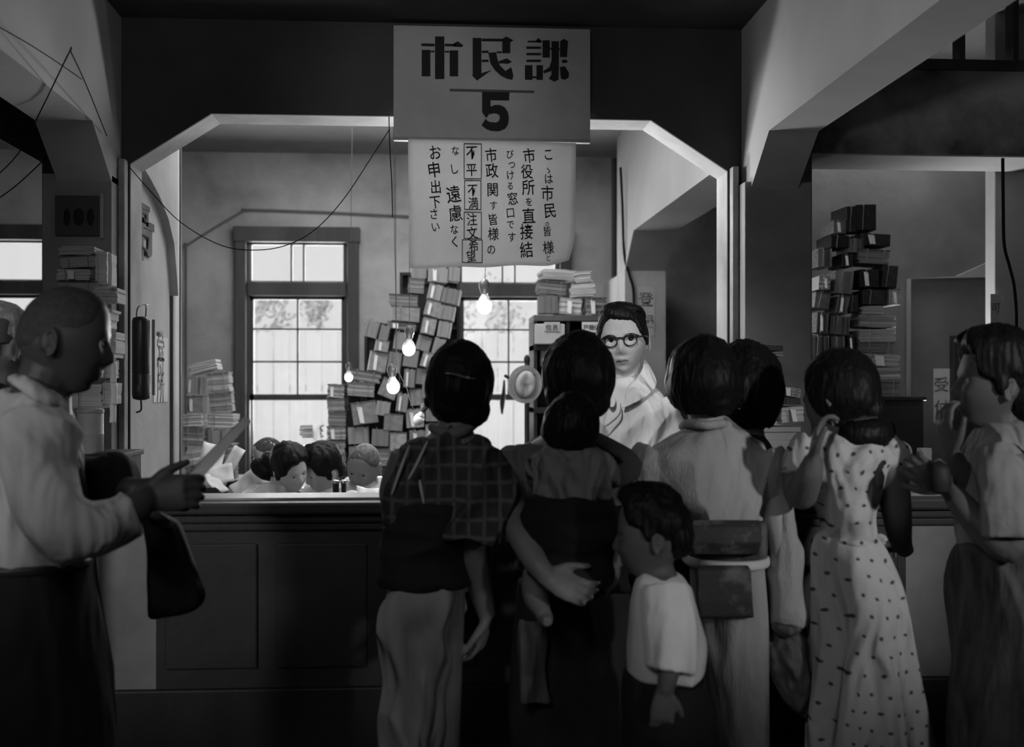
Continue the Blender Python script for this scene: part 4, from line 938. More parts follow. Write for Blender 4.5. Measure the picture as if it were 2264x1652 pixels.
def st_male(a, e, parted=0):
    th = line(a, [(0, 42), (30, 40), (48, 30), (58, 12), (78, 4), (84, -12), (92, -12), (98, 12), (118, 8), (128, -22), (180, -30)])
    k = sm(e - th, -3, 5); top = .5 + .9 * sm(e, 10, 60)
    return -1 + k * (1 + top) if k < 1 else top
def st_bob(a, e):
    th = line(a, [(0, 44), (25, 38), (45, 18), (60, -5), (75, -25), (100, -38), (180, -42)])
    k = sm(e - th, -3, 5); return -1 + k * 2.3
def st_crop(a, e):
    th = line(a, [(0, 46), (35, 42), (55, 22), (75, 10), (100, 8), (125, -15), (180, -22)]); k = sm(e - th, -4, 6); return -1 + k * 1.12
def finalize(bm, voxel=.005, smooth=3, disp=None):
    """voxel-unite the closed pieces in bm into one continuous surface"""
    me = bpy.data.meshes.new('t'); bmesh.ops.recalc_face_normals(bm, faces=bm.faces); bm.to_mesh(me); bm.free()
    o = bpy.data.objects.new('t', me); C.objects.link(o)
    md = o.modifiers.new('r', 'REMESH'); md.mode = 'VOXEL'; md.voxel_size = voxel
    if smooth: s_ = o.modifiers.new('s', 'SMOOTH'); s_.factor = .5; s_.iterations = smooth
    bpy.context.view_layer.update()
    out = bpy.data.meshes.new_from_object(o.evaluated_get(bpy.context.evaluated_depsgraph_get()))
    bpy.data.objects.remove(o); bpy.data.meshes.remove(me)
    if disp:
        n = len(out.vertices); co = np.empty(n * 3, 'f'); out.vertices.foreach_get('co', co); no = np.empty(n * 3, 'f'); out.vertices.foreach_get('normal', no)
        co = co.reshape(-1, 3); no = no.reshape(-1, 3)
        d = np.array([disp(Vector(c), Vector(m_)) for c, m_ in zip(co.tolist(), no.tolist())], 'f')
        co += no * d[:, None]; out.vertices.foreach_set('co', co.ravel()); out.update()
    return out
def folds(amp, fx, fz, seed, shear=0, sharp=1.0):
    def f(p, n):
        q = Vector(((p.x + shear * p.z) * fx + seed, p.y * fx * .6, p.z * fz))
        a = noise.noise(q); b = noise.noise(q * 2.1 + Vector((3, 1, 5)))
        r = 1 - abs(a) * 2.6
        return amp * (.75 * r + .45 * b - .35)
    return f
def trunk(bm, rows, d, seg=28, k=5, ex=2.3, fold=None, turn=0):
    """rows: (py, xl, xr, half depth in metres, depth offset)"""
    R = []; rows = [tuple(r) + (0,) * (5 - len(r)) for r in rows]; q = catmull(rows, k)
    u = Matrix.Rotation(math.radians(turn), 3, 'Z')
    for idx, (py, xl, xr, th, do) in enumerate(q):
        c = P((xl + xr) / 2, py, d + do); hw = (xr - xl) / 2 / FPX * d; ring = []
        for j in range(seg):
            a = 2 * PI * j / seg; ca, sa = math.cos(a), math.sin(a)
            x = math.copysign(abs(ca) ** (2 / ex), ca); y = math.copysign(abs(sa) ** (2 / ex), sa); s = 1
            if fold:
                t = idx / (len(q) - 1); s = 1 + fold[1] * t * math.sin(fold[0] * a + 2.5 * t + fold[2])
            ring.append(c + VR * (x * hw * s) + VF * (y * th * s))
        R.append(ring)
    rings(bm, R)
def limb(bm, pts, rad, seg=14, k=5): tube(bm, [P(*p) for p in pts], rad, seg, k)
def hand(bm, wrist, fdir, pnorm, side, curl=.5, s=1.0, thumb=.6, spread=.05):
    """palm plus five bent fingers. fdir: wrist->knuckles, pnorm: palm faces this way, side=+1 puts the thumb at fdir x pnorm"""
    f = fdir.normalized(); n = (pnorm - f * pnorm.dot(f)).normalized(); b = f.cross(n) * side
    L = .088 * s
    R = []
    for t, w_, h_ in ((-.15, .026, .020), (.15, .032, .017), (.5, .039, .015), (.85, .041, .013), (1.02, .038, .010)):
        c = wrist + f * (L * t); R.append([c + b * (w_ * s * math.cos(2 * PI * j / 14)) + n * (h_ * s * math.sin(2 * PI * j / 14)) for j in range(14)])
    rings(bm, R)
    for i, (o, ln) in enumerate(((.030, .070), (.010, .079), (-.010, .074), (-.029, .058))):
        base = wrist + f * (L * .93) + b * (o * s); c = curl * (1 + .12 * i); d = (f + b * (spread * (1.5 - i))).normalized(); p = base; pts = [base - d * .012 * s, base]; ang = c * .5
        for seg_, fr in ((.46, 1), (.30, 1.15), (.24, .9)):
            dd = d * math.cos(ang) + n * math.sin(ang); p = p + dd * (ln * s * seg_); pts.append(p); ang += c * fr
        tube(bm, pts, [.0085 * s, .0085 * s, .0080 * s, .0074 * s, .0055 * s], 8, 2)
    tb = wrist + f * (L * .25) + b * (.026 * s); td = (f * .75 + b * .75 + n * (.35 * thumb)).normalized(); t2 = (f * .95 + b * .25 + n * .5 * thumb).normalized()
    tube(bm, [tb - td * .01 * s, tb + td * .028 * s, tb + td * .040 * s + t2 * .022 * s, tb + td * .044 * s + t2 * .046 * s], [.014 * s, .012 * s, .0098 * s, .007 * s], 8, 2)
def eyes(parent, M, s, look=(0, 0), ir=.0068):
    for sd in (-1, 1):
        c = Vector((sd * .031, .0715, .005)) * s
        bm = new(); ball(bm, M @ c, .0155 * s, .0155 * s, .0155 * s, sub=3); e = mk('eye', bm, EYEW, parent, smooth=True)
        bm = new(); R_ = Matrix.Rotation(look[0], 3, 'Z') @ Matrix.Rotation(look[1], 3, 'X'); ball(bm, M @ (c + R_ @ Vector((0, .0125 * s, 0))), ir * s, .0045 * s, ir * s, (M.to_3x3() @ R_), 2); mk('iris', bm, EYED, e, smooth=True)
def shoes(parent, c, yaw=0, m=None, w_=.07, L=.24):
    R_ = Matrix.Rotation(-PSI + math.radians(yaw), 3, 'Z')
    for sd in (-1, 1):
        bm = new(); pts = [c + R_ @ Vector((sd * w_, y, z)) for y, z in ((-.07, .04), (-.02, .05), (.06, .045), (.13, .03), (L - .07, .025))]
        tube(bm, pts, [.030, .040, .040, .042, .02], 12, 3, flat=.7, up=(0, 0, 1))
        for v in bm.verts: v.co.z = max(v.co.z, .002)
        mk('shoe', bm, m or mat('black_shoe', .03, .35), parent, smooth=True)
def core(bm, rows, d, f=.8, legs=True, legr=.07, spread=60, foot_py=None):
    """the body under the clothes: torso inside the garment rows and two tapered legs to the floor"""
    trunk(bm, [(r[0], r[1] + (r[2] - r[1]) * (1 - f) / 2, r[2] - (r[2] - r[1]) * (1 - f) / 2, r[3] * f) + tuple(r[4:5]) for r in rows], d, 18, 3, 2)
    if legs:
        last = rows[-1]; cx_ = (last[1] + last[2]) / 2; c = P(cx_, last[0], d + (last[4] if len(last) > 4 else 0))
        hw_ = (last[2] - last[1]) / 2 / FPX * d; legr = min(legr, hw_ * .40)
        for sd in (-1, 1):
            h = c + VR * (sd * hw_ * .45)
            tube(bm, [h, Vector((h.x, h.y, c.z * .55)), Vector((h.x, h.y - .01, c.z * .28)), Vector((h.x, h.y, .07))], [legr, legr * .68, legr * .62, legr * .42], 12, 4)
            tube(bm, [Vector((h.x, h.y - .03, .045)), Vector((h.x, h.y, .045)) + VF * .06, Vector((h.x, h.y, .03)) + VF * .15], [.03, .032, .018], 10, 3)
def person(label, px, d, group=None):
    b = P(px, HZ, d); t = thing('person', label, 'person', (b.x, b.y, 0), group); return t
def body(parent, bm, m=None, voxel=.005, sm_=2):
    return mk('body', finalize(bm, voxel, sm_), m or SKIN, parent, smooth=True)
def cloth(parent, name, bm, m, voxel=.006, sm_=3, disp=None, label=None):
    return mk(name, finalize(bm, voxel, sm_, disp), m, parent, label, smooth=True)
def hair(parent, bm, m=None, voxel=.0045, sm_=1, amp=.0025, seed=0, name='hair'):
    def f(p, n): return amp * noise.noise(Vector((p.x * 150 + seed, p.y * 150, p.z * 18))) + amp * .8 * noise.noise(Vector((p.x * 40, p.y * 40, p.z * 12 + seed)))
    return mk(name, finalize(bm, voxel, sm_, f), m or HAIR, parent, smooth=True)
def pball(bm, px, py, d, rx, ry, rz, rot=0):
    """ellipsoid given in px radii rx (across) and rz (up), ry depth in metres; rot in degrees in the view plane"""
    k = d / FPX; Mx = Matrix((VR, VF, UP)).transposed() @ Matrix.Rotation(math.radians(rot), 3, 'Y'); ball(bm, P(px, py, d), rx * k, ry, rz * k, Mx, 4)
def wisps(parent, c, M, n, seed, r0, L=.05):
    pass

# ---------------------------------------------------------------- clerk standing behind the counter
WHITE = mat('white_shirt_cotton', .80, .8, .72, 6, .15, 90)
D = 4.12; t = person('standing man in glasses and a loose white open-collared shirt facing the camera', 1400, D)
s = .985; Mc = head_M(P(1377, 754, D), 170, -3, 4) @ Matrix.Diagonal((1.08, 1, 1, 1))
rows = [(838, 1350, 1418, .065), (858, 1332, 1446, .085), (885, 1320, 1468, .11), (930, 1314, 1482, .12), (1000, 1322, 1482, .125), (1080, 1330, 1480, .12), (1180, 1335, 1475, .12), (1260, 1335, 1475, .12)]
bm = new(); head_bm(bm, Mc, s); tube(bm, [P(1380, 796, D + .02), P(1386, 840, D + .02), P(1390, 880, D)], [.054, .054, .065], 16, 3)
core(bm, rows, D); limb(bm, [(1462, 900, D), (1478, 990, D - .02), (1470, 1090, D - .05), (1440, 1110, D - .12)], [.05, .042, .036, .026]); limb(bm, [(1338, 905, D), (1318, 990, D), (1330, 1070, D - .1), (1350, 1100, D - .12)], [.05, .042, .036, .026])
hand(bm, P(1440, 1110, D - .12), -VF + VR * -.3, Vector((0, 0, -1)), 1, .3); hand(bm, P(1350, 1100, D - .12), -VF + VR * .2, Vector((0, 0, -1)), -1, .3)
body(t, bm, SKINL, .0034, 1)
eyes(t, Mc, s, (.10, .0), .0082)
def st_clerk(a, e):
    # a < 0 is the side towards the right of the picture after the turn
    th = line(a, [(0, 37), (22, 38), (34, 38), (44, 30), (52, 14), (66, 0), (84, -14), (93, -14), (98, 12), (118, 8), (128, -22), (180, -30)]) + 3 * math.sin(math.radians(a * 3))
    k = sm(e - th, -2.5, 3); top = .35 + .55 * sm(e, 25, 65) + .35 * g(a - 20, 55) * sm(e, 35, 50) * (1 - sm(e, 70, 90))
    part = .22 * g(a - 38, 7) * sm(e, 30, 60)
    return -1 + k * (1 + top - part) if k < 1 else top - part
bm = new(); hair_cap(bm, Mc, s, st_clerk, nu=140, nv=100, thick=.017, seed=2)
pball(bm, 1374, 684, D + .0, 42, .075, 17, 2); pball(bm, 1402, 698, D + .01, 26, .07, 24, 25); pball(bm, 1338, 702, D + .02, 14, .05, 26, 12); pball(bm, 1421, 722, D + .05, 9, .04, 24, -6); pball(bm, 1390, 682, D - .05, 30, .03, 12, 8)
hair(t, bm, voxel=.0034, amp=.0022)
for sd in (-1, 1):
    bm = new(); tube(bm, [Mc @ (Vector((sd * x, y, z)) * s) for x, y, z in ((.015, .0895, .0285), (.029, .0905, .034), (.044, .085, .030))], [.0012, .0024, .0012], 6, 3)
    mk('eyebrow', bm, HAIR, t, smooth=True)
    bm = new(); tube(bm, [Mc @ (Vector((sd * x, y, z)) * s) for x, y, z in ((.018, .0835, .0055), (.026, .087, .0098), (.036, .0865, .0098), (.044, .081, .006))], [.0006, .0013, .0013, .0006], 6, 3); mk('eyelashes', bm, HAIR, t, smooth=True)
bm = new(); tube(bm, [Mc @ (Vector((x, y, z)) * s) for x, y, z in ((-.022, .0895, -.069), (-.011, .0965, -.0665), (0, .099, -.068), (.011, .0965, -.0665), (.022, .0895, -.069))], [.0008, .0024, .003, .0024, .0008], 8, 3); mk('lips', bm, mat('closed_lips', .12, .5), t, smooth=True)
FR = mat('black_frame', .012, .3, spec=.5)
bm = new()
for sd in (-1, 1):
    pts = [Mc @ (Vector((sd * .0315 + .0205 * math.cos(a), .1045 - 14 * (abs(sd * .0315 + .0205 * math.cos(a)) - .012) ** 2 * .35, .001 + .0185 * math.sin(a))) * s) for a in [2 * PI * i / 32 for i in range(33)]]
    tube(bm, pts, [.0022 + .0016 * max(0, math.sin(2 * PI * i / 32)) for i in range(33)], 8, 1)
    tube(bm, [Mc @ (Vector((sd * x, y, z)) * s) for x, y, z in ((.012, .104, .0125), (.024, .1035, .0195), (.038, .1005, .0205), (.052, .094, .0155), (.060, .088, .0125))], [.003, .0050, .0056, .0054, .0034], 8, 3)
    tube(bm, [Mc @ (Vector((sd * x, y, z)) * s) for x, y, z in ((.057, .091, .012), (.074, .080, .012), (.0815, .03, .009), (.083, -.012, .002))], .0032, 6, 3)
tube(bm, [Mc @ (Vector((x, y, z)) * s) for x, y, z in ((-.014, .104, .0105), (0, .1085, .013), (.014, .104, .0105))], .0028, 6, 3)
mk('glasses_frame', bm, FR, t, smooth=True)
bm = new(); trunk(bm, rows, D, 32, 5, 2.2)
limb(bm, [(1446, 900, D), (1468, 935, D - .01), (1480, 985, D - .02), (1480, 1030, D - .03)], [.075, .07, .066, .062]); limb(bm, [(1350, 905, D), (1332, 950, D), (1322, 1000, D), (1326, 1040, D - .04)], [.07, .066, .06, .06])
cloth(t, 'shirt', bm, WHITE, .005, 2, folds(.014, 10, 5, 3, -.6))
def leaf_mesh(name, parent, m, grid, th=.004):
    bm = new(); G = [[bm.verts.new(p) for p in r] for r in grid]
    for j in range(len(G) - 1):
        for i in range(len(G[0]) - 1): bm.faces.new((G[j][i], G[j][i + 1], G[j + 1][i + 1], G[j + 1][i]))
    o = mk(name, bm, m, parent, smooth=True); md = o.modifiers.new('s', 'SOLIDIFY'); md.thickness = th; md.offset = 0; md = o.modifiers.new('b', 'SUBSURF'); md.levels = 2; md.render_levels = 2
# loose open collar: high behind the jaw on the right of the picture, long points in front
leaf_mesh('collar', t, WHITE, [[P(1420, 786, D + .05), P(1424, 800, D - .0), P(1418, 822, D - .05), P(1398, 846, D - .09), P(1376, 868, D - .115)], [P(1432, 800, D + .05), P(1440, 822, D - .01), P(1434, 844, D - .07), P(1412, 868, D - .125), P(1386, 888, D - .135)], [P(1444, 826, D + .04), P(1456, 846, D - .02), P(1446, 866, D - .09), P(1420, 884, D - .14), P(1362, 912, D - .145)]])
leaf_mesh('collar', t, WHITE, [[P(1346, 840, D + .05), P(1344, 852, D - .0), P(1352, 868, D - .08), P(1366, 884, D - .12)], [P(1334, 856, D + .04), P(1332, 872, D - .03), P(1340, 894, D - .11), P(1356, 908, D - .14)]])
bm = new(); tube(bm, [P(1372, 893, D - .136), P(1370, 915, D - .145), P(1350, 935, D - .140), P(1334, 945, D - .13)], [.0015, .003, .003, .0015], 6, 4); mk('placket_edge', bm, mat('shirt_shadow_seam', .3), t, smooth=True)
bm = new(); trunk(bm, [(1200, 1335, 1475, .12), (1330, 1335, 1475, .11), (1500, 1345, 1465, .10), (1800, 1350, 1460, .1)], D, 20, 3); cloth(t, 'trousers', bm, mat('dark_trouser_wool', .03), .01); shoes(t, P(1405, HZ, D) * 1 - UP * CAMZ, 180)

# ---------------------------------------------------------------- seated clerks
def seated(label, d, hc, hs, yaw, pitch, roll, rows, m, style, skin=SKINL, arms=None, extra=None, hairm=None, th=.018):
    t = person(label, hc[0], d, 'clerks bent over the desk'); M_ = head_M(P(hc[0], hc[1], d + (hc[2] if len(hc) > 2 else 0)), yaw, pitch, roll)
    bm = new(); head_bm(bm, M_, hs); nb = P((rows[0][1] + rows[0][2]) / 2, rows[0][0] + 6, d + (rows[0][4] if len(rows[0]) > 4 else 0))
    tube(bm, [M_ @ (Vector((0, -.02, -.07)) * hs), nb], [.05 * hs, .06 * hs], 14, 3)
    core(bm, rows, d, .82, False)
    c = P((rows[-1][1] + rows[-1][2]) / 2, rows[-1][0], d)
    for sd in (-1, 1): tube(bm, [Vector((c.x, c.y, .52)) + VR * sd * .08, Vector((c.x, c.y, .50)) + VR * sd * .1 + (-VF if d > 5.3 else VF) * .35, Vector((c.x, c.y, .08)) + VR * sd * .1 + (-VF if d > 5.3 else VF) * .36], [.075, .06, .04], 12, 4)
    if arms:
        for pts, ra in arms: limb(bm, pts, ra)
    body(t, bm, skin, .0055, 1); eyes(t, M_, hs)
    bm = new(); hair_cap(bm, M_, hs, style, thick=th, seed=d)
    if extra: extra(bm)
    hair(t, bm, hairm, .005)
    bm = new(); trunk(bm, rows, d, 28, 4)
    if arms:
        for pts, ra in arms: limb(bm, pts[:3], [r * 1.35 for r in ra[:3]])
    cloth(t, 'shirt', bm, m, .007, 3, folds(0.014, 10, 6, d))
    t2 = thing('office_stool', 'plain stool under the ' + label.split(' with')[0].split(' in ')[0], 'stool', (c.x, c.y, 0)); bm = new(); box(bm, c.x - .17, c.x + .17, c.y - .15, c.y + .15, .40, .435, .01); mk('seat', bm, DSK, t2)
    for a in (-.13, .13):
        for b in (-.11, .11): bm = new(); tube(bm, [Vector((c.x + a, c.y + b, 0)), Vector((c.x + a, c.y + b, .41))], .015, 8, 1); mk('leg', bm, DSK, t2)
    return t
seated('seated shaven-headed clerk with a pale shirt, farthest back', 6.3, (597, 1010), .86, 110, -18, 10,
       [(1032, 556, 620, .09), (1052, 530, 640, .12), (1100, 500, 650, .13), (1180, 500, 650, .13)], mat('pale_office_shirt', .72, .85, .62, 5), st_crop, SKIN, hairm=HAIRG, th=.006)
def bun(bm): pball(bm, 585, 1038, 5.62, 34, .055, 22, 30); pball(bm, 605, 1020, 5.62, 30, .07, 20, 20)
seated('seated woman clerk with wavy black hair bending over the desk', 5.55, (640, 1040), .88, -132, -20, 16,
       [(1068, 570, 650, .08, .05), (1085, 535, 650, .12, .05), (1110, 520, 655, .13), (1180, 525, 650, .13)], WHITE, lambda a, e: st_male(a, e + (6 if a > 0 else 0)), SKINL, extra=bun, th=.030)
seated('seated dark-haired man clerk with his face bent close to the desk', 5.65, (716, 1040), .90, 118, -22, -16,
       [(1072, 680, 770, .09, .1), (1095, 665, 790, .12, .1), (1180, 665, 790, .13)], mat('pale_office_shirt', .72, .85, .62, 5), lambda a, e: st_male(a, e + 4), SKIN, th=.030)
t14 = seated('seated older clerk in a bright white shirt with cropped pale hair', 5.35, (806, 1032), .90, 160, -28, -8,
       [(1056, 770, 850, .09, .08), (1075, 748, 858, .12, .05), (1105, 742, 862, .13), (1180, 745, 860, .13)], WHITE, st_crop, SKIN, hairm=mat('grey_cropped_hair', .22, .8, .12, 60), th=.008)

# ---------------------------------------------------------------- woman in the dark checked blouse
CHK = pattern_mat('dark_checked_cotton', 'check', .05, .12, 9, thr=.9, soft=.1, stretch=(.9, 1, .8))
LTK = mat('pale_hemp_trousers', .44, .9, .30, 5, .3, 60, stretch=(1, 1, .2))
D = 3.08; t = person('woman in a dark checked kimono-sleeved blouse with a hair clip, back to the camera', 985, D)
Mh = head_M(P(1016, 858, D), 8, -4, 2); s = .86
bm = new(); head_bm(bm, Mh, s); tube(bm, [P(1020, 900, D), P(1010, 935, D - .01), P(1000, 975, D)], [.048, .046, .06], 14, 3)
rows = [(948, 966, 1044, .055), (962, 930, 1066, .085), (992, 898, 1086, .11), (1050, 870, 1090, .125), (1105, 850, 1072, .125), (1150, 852, 1050, .12), (1290, 850, 1045, .125)]
core(bm, rows, D)
limb(bm, [(1062, 1010, D), (1062, 1110, D - .02), (1050, 1215, D - .04), (1062, 1300, D + .02), (1078, 1365, D + .04)], [.05, .044, .040, .034, .024])
limb(bm, [(905, 1010, D), (872, 1090, D + .05), (880, 1120, D + .3)], [.05, .042, .03])
hand(bm, P(1076, 1368, D + .04), -UP + VR * -.25 + VF * .1, -VR + VF * .3, -1, .75, .95); hand(bm, P(880, 1118, D + .3), VF + VR * .3, -UP, 1, .3, .9)
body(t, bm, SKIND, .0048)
bm = new(); hair_cap(bm, Mh, s, lambda a, e: st_bob(a, e + 10), thick=.020, seed=4)
pball(bm, 1014, 845, D - .02, 68, .085, 86, 0); pball(bm, 1020, 800, D, 60, .085, 42, 0); pball(bm, 1000, 900, D - .02, 52, .07, 34, 14); pball(bm, 1040, 905, D - .01, 44, .07, 42, -10); pball(bm, 955, 890, D, 18, .03, 16, 20)
hair(t, bm, seed=3)
bm = new(); tube(bm, [P(985, 826, D - .105), P(1005, 828, D - .118), P(1030, 835, D - .118), P(1052, 838, D - .104)], [.0022, .003, .0035, .002], 6, 4); mk('hair_clip', bm, mat('bright_clip', .6, .2, metal=.9), t, 'thin bright metal hair clip')
bm = new(); trunk(bm, rows[:6] + [(1175, 862, 1050, .12)], D, 36, 5)
limb(bm, [(1046, 1010, D), (1058, 1070, D - .02), (1062, 1130, D - .03), (1058, 1185, D - .03)], [.085, .098, .118, .135], 20)
limb(bm, [(930, 1015, D), (908, 1060, D + .02), (886, 1105, D + .06)], [.06, .055, .045], 20)
cloth(t, 'blouse', bm, CHK, .0055, 2, folds(0.024, 9, 4, 12, -.45))
bm = new(); tube(bm, [P(955, 945, D), P(985, 960, D - .062), P(1020, 955, D - .06), P(1052, 935, D - .01)], [.012, .016, .016, .012], 10, 4); mk('collar_band', bm, mat('faded_neckband', .16, .9), t, smooth=True)
for i, pts in enumerate([[(945, 975), (925, 1020), (900, 1070), (892, 1110)], [(925, 1040), (930, 1075), (938, 1115)], [(905, 985), (885, 1040), (866, 1095)]]):
    bm = new(); tube(bm, [P(a, b, D - .122 + .0004 * abs(a - 950)) for a, b in pts], [.003, .009, .006, .003][:len(pts)], 8, 4, .5); mk('sleeve_tie', bm, mat('pale_sleeve_tie', .55, .9), t, 'pale cord tied over the blouse', smooth=True)
bm = new(); trunk(bm, [(1108, 858, 1040, .128), (1160, 850, 1038, .135), (1230, 842, 1040, .14), (1290, 838, 1046, .14)], D, 32, 4); cloth(t, 'sash', bm, mat('dark_sash', .022, .85, .014, 6), .006, 2, folds(0.010, 6, 14, 2))
bm = new(); trunk(bm, [(1225, 880, 1010, .085), (1262, 856, 1030, .11), (1320, 834, 1030, .145), (1400, 840, 1000, .14), (1500, 848, 984, .13), (1640, 850, 976, .125), (1850, 856, 972, .12)], D, 40, 5, 2.1, (7, .045, 1)); cloth(t, 'work_trousers', bm, LTK, .007, 2, folds(0.031, 9, 2.2, 31, .35)); shoes(t, P(950, HZ, D) - UP * CAMZ)

# ---------------------------------------------------------------- mother with a baby tied on her back
DKC = mat('black_sling_cloth', .016, .9, .010, 6, .2, 50); GRC = mat('dull_striped_cotton', .16, .9, .11, 5, .3, 60, stretch=(1, 1, .15))
D = 3.22; t = person('mother in dull cotton with a baby bound to her back by black cloth', 1270, D)
Mh = head_M(P(1280, 838, D), 22, -6, 3); s = .92
bm = new(); head_bm(bm, Mh, s); tube(bm, [P(1275, 890, D), P(1262, 930, D), P(1255, 985, D)], [.05, .048, .06], 14, 3)
rows = [(955, 1215, 1300, .06), (972, 1165, 1340, .09), (1005, 1122, 1378, .12), (1070, 1112, 1392, .13), (1150, 1125, 1385, .13), (1260, 1150, 1370, .13)]
core(bm, rows, D)
limb(bm, [(1140, 1010, D), (1126, 1085, D - .10), (1146, 1170, D - .26), (1186, 1245, D - .36), (1212, 1278, D - .38)], [.05, .042, .036, .03, .022])
limb(bm, [(1370, 1010, D), (1385, 1100, D - .03), (1372, 1200, D - .14), (1330, 1270, D - .26)], [.05, .044, .036, .024])
hand(bm, P(1206, 1272, D - .38), VR + UP * -.5, -VF + UP * .6, -1, .55, .95); hand(bm, P(1330, 1270, D - .27), -VR - UP * .3, VF * -.2 + UP, 1, .5, .95)
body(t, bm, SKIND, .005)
bm = new(); hair_cap(bm, Mh, s, lambda a, e: st_bob(a, e + 6), thick=.018, seed=9)
pball(bm, 1285, 840, D - .02, 70, .085, 80, -6); pball(bm, 1270, 792, D, 56, .085, 40, 0); pball(bm, 1305, 888, D - .01, 44, .07, 38, 8); pball(bm, 1240, 870, D, 36, .06, 44, -8)
hair(t, bm, seed=8)
bm = new(); trunk(bm, rows, D, 32, 5)
limb(bm, [(1145, 1010, D), (1134, 1045, D - .01), (1128, 1085, D - .04)], [.072, .066, .062], 18); limb(bm, [(1362, 1010, D), (1380, 1060, D - .01), (1390, 1120, D - .05)], [.08, .075, .07], 18)
cloth(t, 'dress', bm, GRC, .006, 2, folds(0.017, 10, 5, 50, .3))
bm = new(); tube(bm, [P(1302, 960, D), P(1345, 985, D - .09), P(1388, 1010, D - .12), P(1392, 1040, D - .15), P(1340, 1062, D - .22), P(1260, 1070, D - .24), P(1180, 1075, D - .2)], [.03, .036, .034, .03, .028, .028, .028], 12, 4, .45); mk('shoulder_strap', bm, mat('dark_strap', .05, .85, .035, 8), t, smooth=True)
bm = new(); trunk(bm, [(1105, 1150, 1395, .15, -.04), (1160, 1140, 1400, .17, -.06), (1240, 1140, 1395, .17, -.06), (1300, 1150, 1390, .15, -.04)], D, 30, 4); cloth(t, 'sling', bm, DKC, .007, 2, folds(0.020, 5, 12, 7))
bm = new(); trunk(bm, [(1285, 1150, 1380, .14), (1380, 1140, 1385, .15), (1520, 1130, 1400, .15), (1850, 1125, 1410, .16)], D, 36, 5, 2.1, (8, .05, 2)); cloth(t, 'skirt', bm, mat('dark_skirt_cotton', .035, .9, .02, 5), .008, 2, folds(0.025, 9, 2, 3)); shoes(t, P(1265, HZ, D) - UP * CAMZ)
bm = new(); trunk(bm, [(1372, 1150, 1205, .02, -.155), (1420, 1146, 1212, .025, -.17), (1480, 1150, 1208, .02, -.17), (1556, 1152, 1216, .012, -.165)], D, 20, 4); cloth(t, 'apron_end', bm, mat('faded_apron_cotton', .13, .9, .08, 12, stretch=(3, 3, .3)), .004, 1, folds(0.010, 22, 4, 5), 'faded striped cloth end hanging at her hip')
# baby
D2 = 2.96; t = person('baby with black hair bound to the mother\'s back, one bare leg hanging', 1262, D2)
t.location.z = P(1262, 1300, D2).z
Mb = head_M(P(1262, 950, D2), 20, -8, 12)
bm = new(); head_bm(bm, Mb, .64, 1); brow = [(985, 1215, 1310, .05), (1010, 1190, 1345, .07), (1080, 1175, 1350, .08), (1170, 1180, 1345, .09), (1280, 1190, 1335, .09)]
tube(bm, [P(1262, 975, D2), P(1262, 1005, D2)], [.035, .05], 12, 2); core(bm, brow, D2, .85, False)
limb(bm, [(1222, 1240, D2 + .03), (1192, 1275, D2 + .0), (1186, 1320, D2 - .03), (1200, 1350, D2 - .03)], [.045, .042, .034, .024]); limb(bm, [(1198, 1352, D2 - .03), (1206, 1368, D2 - .05), (1210, 1376, D2 - .08)], [.022, .02, .012])
limb(bm, [(1322, 1230, D2 + .03), (1336, 1262, D2 + .06), (1334, 1290, D2 + .10), (1330, 1310, D2 + .12)], [.048, .042, .032, .02])
limb(bm, [(1200, 1030, D2), (1188, 1060, D2 + .06), (1190, 1065, D2 + .14)], [.032, .028, .02]); limb(bm, [(1335, 1030, D2), (1345, 1060, D2 + .06), (1340, 1060, D2 + .14)], [.032, .028, .02])
hand(bm, P(1190, 1064, D2 + .15), VF, -VR, 1, .6, .5); hand(bm, P(1340, 1060, D2 + .15), VF, VR, -1, .6, .5)
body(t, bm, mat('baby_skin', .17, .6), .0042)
bm = new(); hair_cap(bm, Mb, .64, lambda a, e: st_bob(a, e + 2), thick=.022, seed=3, child=1); pball(bm, 1262, 945, D2, 62, .062, 58, 0); hair(t, bm, amp=.004, voxel=.004)
bm = new(); trunk(bm, brow[:3] + [(1105, 1172, 1352, .09)], D2, 28, 5); limb(bm, [(1202, 1030, D2), (1190, 1055, D2 + .05)], [.045, .036]); limb(bm, [(1332, 1030, D2), (1345, 1055, D2 + .05)], [.045, .036])
cloth(t, 'gown', bm, mat('dull_baby_gown', .20, .9, .15, 7, .2, 60), .005, 2, folds(0.014, 15, 5, 9, .6))
bm = new(); trunk(bm, [(1098, 1165, 1360, .095), (1150, 1155, 1365, .11), (1230, 1160, 1362, .115), (1290, 1175, 1350, .10)], D2, 30, 5); cloth(t, 'carrying_cloth', bm, DKC, .006, 2, folds(0.017, 5, 14, 1))

# ---------------------------------------------------------------- boy in a white shirt
D = 2.72; t = person('small boy in a white shirt and dark shorts seen in left profile', 1475, D)
Mh = head_M(P(1440, 1186, D), 84, -4, 0); s = .80
bm = new(); head_bm(bm, Mh, s, 1); tube(bm, [P(1450, 1235, D), P(1455, 1262, D), P(1460, 1300, D)], [.038, .038, .055], 14, 3)
rows = [(1268, 1418, 1492, .05), (1282, 1402, 1515, .08), (1320, 1392, 1534, .115), (1380, 1388, 1550, .125), (1440, 1386, 1558, .125), (1492, 1390, 1556, .12)]
core(bm, rows + [(1560, 1400, 1540, .11)], D, .84, True, .058)
limb(bm, [(1475, 1330, D - .06), (1482, 1375, D - .115), (1486, 1430, D - .13), (1478, 1490, D - .14), (1470, 1530, D - .14)], [.036, .032, .028, .024, .018]); limb(bm, [(1475, 1310, D + .10), (1460, 1380, D + .13), (1440, 1440, D + .13), (1425, 1475, D + .12)], [.036, .032, .026, .018])
